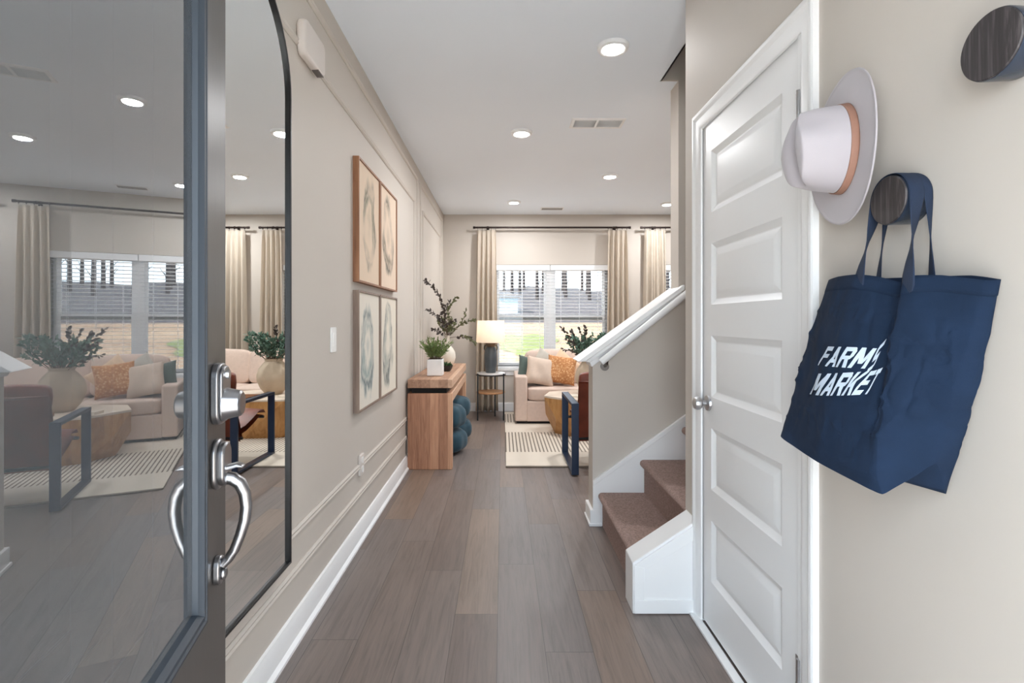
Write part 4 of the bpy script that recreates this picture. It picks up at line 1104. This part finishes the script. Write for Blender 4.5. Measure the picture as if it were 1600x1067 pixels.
# lettering printed on the far half of the front panel
def bar(x0, z0, x1, z1): return [(x0, z0), (x1, z0), (x1, z1), (x0, z1)]
GLYPH = {
    'F': [bar(0, 0, .28, 1), bar(.1, .79, 1, 1), bar(.1, .42, .86, .62)],
    'A': [[(0, 0), (.28, 0), (.66, 1), (.36, 1)], [(.72, 0), (1, 0), (.66, 1), (.36, 1)], bar(.2, .2, .8, .38)],
    'R': [bar(0, 0, .28, 1), bar(.1, .8, .8, 1), bar(.1, .4, .8, .58), [(.72, .4), (.86, .42), (.98, .56), (.72, .56)], [(.72, .5), (1, .56), (1, .84), (.72, .84)], [(.72, .82), (.98, .82), (.86, .98), (.72, 1)], [(.72, 0), (1.02, 0), (.72, .45), (.42, .45)]],
    'M': [bar(0, 0, .24, 1), bar(.76, 0, 1, 1), [(.38, .22), (.6, .22), (.28, 1), (.0, 1)], [(.40, .22), (.62, .22), (1, 1), (.72, 1)]],
    'S': [bar(.05, .8, 1, 1), bar(0, .5, .28, .92), bar(.05, .4, .95, .6), bar(.72, .08, 1, .5), bar(0, 0, .95, .2)],
    'K': [bar(0, 0, .28, 1), [(.2, .34), (.46, .36), (1, 1), (.66, 1)], [(.7, 0), (1.03, 0), (.62, .68), (.36, .56)]],
    'E': [bar(0, 0, .28, 1), bar(.1, .8, 1, 1), bar(.1, .41, .9, .6), bar(.1, 0, 1, .2)],
    'T': [bar(0, .79, 1, 1), bar(.35, 0, .65, .9)]}
WIDE = {'M': 1.35, 'F': .85, 'E': .85, 'T': .9}
def letters(txt, TL, TR, BL, BR, gap=.14):
    tot = sum(WIDE.get(c, 1) for c in txt) + gap * (len(txt) - 1); x = 0; mb = MB()
    def on_bag(a, t):
        u = a / tot
        w, v = [(TL[c] * (1 - u) + TR[c] * u) * t + (BL[c] * (1 - u) + BR[c] * u) * (1 - t) for c in (0, 1)]
        e = .02; P0 = bag(w, v); du = bag(w + e, v) - bag(w - e, v); dv = bag(w, v + .01) - bag(w, v - .01)
        nn = du.cross(dv).normalized()
        if nn.x > 0: nn = -nn
        return P0 + nn * .002
    for c in txt:
        wd = WIDE.get(c, 1)
        for q in GLYPH[c]:
            def f(a, b, q=q, x=x, wd=wd):
                p = [(q[0][k] * (1 - a) + q[1][k] * a) * (1 - b) + (q[3][k] * (1 - a) + q[2][k] * a) * b for k in (0, 1)]
                return on_bag(x + p[0] * wd, p[1])
            mb.grid(f, 6, 6)
        x += wd + gap
    mb.build('lettering', INK, tb)
letters('FARM', (1.76, .38), (3.89, .34), (1.46, .49), (3.57, .45))
letters('S', (3.98, .325), (4.36, .285), (3.66, .475), (3.90, .44))
letters('MARKET', (1.66, .53), (4.73, .425), (1.28, .66), (4.02, .56))

# ------------------------------------------------------------------ ceiling fixtures
lights = [(.594, 2.75, 'nearest round recessed ceiling light, large and bright above the hall'), (.15, 4.0, 'round recessed ceiling light left of the ceiling vent'),
          (1.09, 5.19, 'round recessed ceiling light beyond the ceiling vent'), (.142, 6.33, 'small round ceiling light farthest away above the side table'),
          (2.07, 6.43, 'round ceiling light half hidden by the stair wall'), (2.07, 4.05, 'round ceiling light deep in the living room behind the stair wall')]
for (x, y, lab) in lights:
    t = thing('ceiling_light', (x, y, ZC), lab, 'ceiling light', 'round recessed ceiling lights')
    MB().lathe([(.058, -.018), (.068, -.022), (.081, -.016), (.086, -.002), (.086, 0)], (x, y, ZC), 'z', 40).build('trim_ring', WHITE, t)
    MB().lathe([(.001, -.0165), (.058, -.0165), (.059, -.020), (.001, -.0205)], (x, y, ZC), 'z', 40).build('diffuser', DIFFUSER, t)
    d = bpy.data.lights.new('downlight', 'AREA'); d.shape = 'DISK'; d.size = .11; d.energy = DOWNLIGHT_W if y > 3 else HALL_W; d.color = (.98, .985, 1)
    o = bpy.data.objects.new('downlight', d); COL.objects.link(o); o.location = (x, y, ZC - .0225)
vt = thing('ceiling_vent', (.7, 3.815, ZC), 'white two-part return air grille in the ceiling', 'vent')
vx0, vx1, vy0, vy1 = .508, .905, 3.72, 3.905
s = MB().ring_frame((vx0, vx1, vy0, vy1), [(0, 0), (.004, .008), (.024, .009), (.024, .001)], 'xy', ZC, -1); s.box(.70 - .008, .70 + .008, vy0 + .02, vy1 - .02, ZC - .009, ZC)
s.build('frame', WHITE, vt)
MB().box(vx0 + .02, vx1 - .02, vy0 + .02, vy1 - .02, ZC - .0012, ZC - .0002).build('duct_back', M('duct_white', (236, 236, 236), .9), vt)  # near-white backing plate behind the louvers
s = MB(); y = vy0 + .028
while y < vy1 - .028:
    for (xa, xb) in ((vx0 + .022, .692), (.708, vx1 - .022)):
        s.add([(xa, y, ZC - .008), (xb, y, ZC - .008), (xb, y + .007, ZC - .0015), (xa, y + .007, ZC - .0015)], [(0, 1, 2, 3)])
    y += .0105
s.build('louvers', M('louver_white', (238, 238, 238), .5), vt, solid=.0008)
v2 = thing('supply_register', (.63, 6.7, ZC), 'small slim ceiling register near the window', 'vent')
MB().box(.50, .80, 6.64, 6.78, ZC - .008, ZC).build('frame', WHITE, v2, bevel=.003)
s = MB()
for k in range(6): s.box(.515, .785, 6.655 + .019 * k, 6.666 + .019 * k, ZC - .0095, ZC - .007)
s.build('louvers', M('register_grey', (150, 148, 146), .6), v2)

# ------------------------------------------------------------------ outdoors
def yz_(y):
    t = min(1, max(0, (y - 9) / 25)); return -.36 + 1.5 * (t * t * (3 - 2 * t) * .5 + t * .5)
o = MB().grid(lambda u, v: Vector((-50 + 100 * u, YB + .16 + 27 * v, yz_(YB + .16 + 27 * v))), 20, 30).build('yard_ground', GROUND); tag(o, 'bare tan clay ground outside beyond the window', 'ground', kind='structure')
g = MB().box(-60, XL - .2, -40, YB + .2, -.42, -.32); g.box(XE + .2, 60, -40, YB + .2, -.42, -.32)
tag(g.build('side_ground', GROUND), kind='structure')
o = MB().box(-12, 12, -14, -.065, -.42, -.02).build('porch_bounce_ground', CONC); tag(o, kind='structure')  # unseen ground added to bounce daylight in through the front doorway
def hill(u, v):
    x = -50 + 100 * u; y = 33.5 + 34 * v
    z = 1.1 + 4.4 * (v ** .8) + .25 * math.sin(x * .35) * v + .15 * math.sin(x * 1.1 + 4 * v)
    return Vector((x, y, z - (.4 if v == 0 else 0)))
o = MB().grid(hill, 60, 14).build('hillside', HILLM); tag(o, 'wooded bank rising behind the yard outside', 'hill', kind='structure')
def patch(u, v):
    a = 2 * PI * u; r = v * (1 + .18 * math.sin(3 * a) + .1 * math.sin(7 * a))
    y = 21 + 3.6 * r * math.sin(a)
    return Vector((.9 + 1.3 * r * math.cos(a), y, yz_(y) + .02 + .12 * (1 - v)))
o = MB().grid(patch, 40, 6, True).build('grass_patch', GRASS); tag(o, 'patch of yellow green grass outside, seen through the left sash', 'grass', kind='stuff')
sdh = thing('garden_shed', (.45, 37, 1.4), 'pale blue shed on the bank outside, seen through the left blind', 'shed')
MB().box(-.25, 1.1, 36.4, 37.6, 1.2, 3.0).build('wall', SHED, sdh)
MB().prism([(-.4, 2.95), (1.25, 2.95), (.42, 3.3)], 'y', 36.2, 37.8).build('roof', ROOFM, sdh)
tr_ = random.Random(11)
for k in range(34):
    x = -9 + 27 * (k + .5 + tr_.uniform(-.2, .2)) / 34; y = (47, 54, 61)[k % 3] + tr_.uniform(-1, 1); v = (y - 33.5) / 34; z = 1.0 + 4.4 * v ** .8
    hgt = tr_.uniform(8, 13); s = MB(); lean = tr_.uniform(-.15, .15)
    tk = [Vector((x + lean * q * q, y, z - .2 + hgt * q)) for q in (0, .2, .4, .6, .8, 1)]
    s.tube(tk, [.19, .16, .13, .10, .07, .03], 6)
    for q in range(12):
        f = tr_.uniform(.1, .9); p = Vector((x + lean * f * f, y, z - .2 + hgt * f)); a = tr_.uniform(0, 2 * PI); L = tr_.uniform(.5, 1.0)
        e = p + Vector((L * .8 * math.cos(a), L * math.sin(a), L * tr_.uniform(.6, 1.3)))
        s.tube([p, p.lerp(e, .5) + Vector((0, 0, -.06)), e], [.05, .035, .012], 4)
    o = s.build('bare_tree', BARK); tag(o, 'bare winter tree on the wooded bank outside the window', 'tree', 'bare trees on the bank')
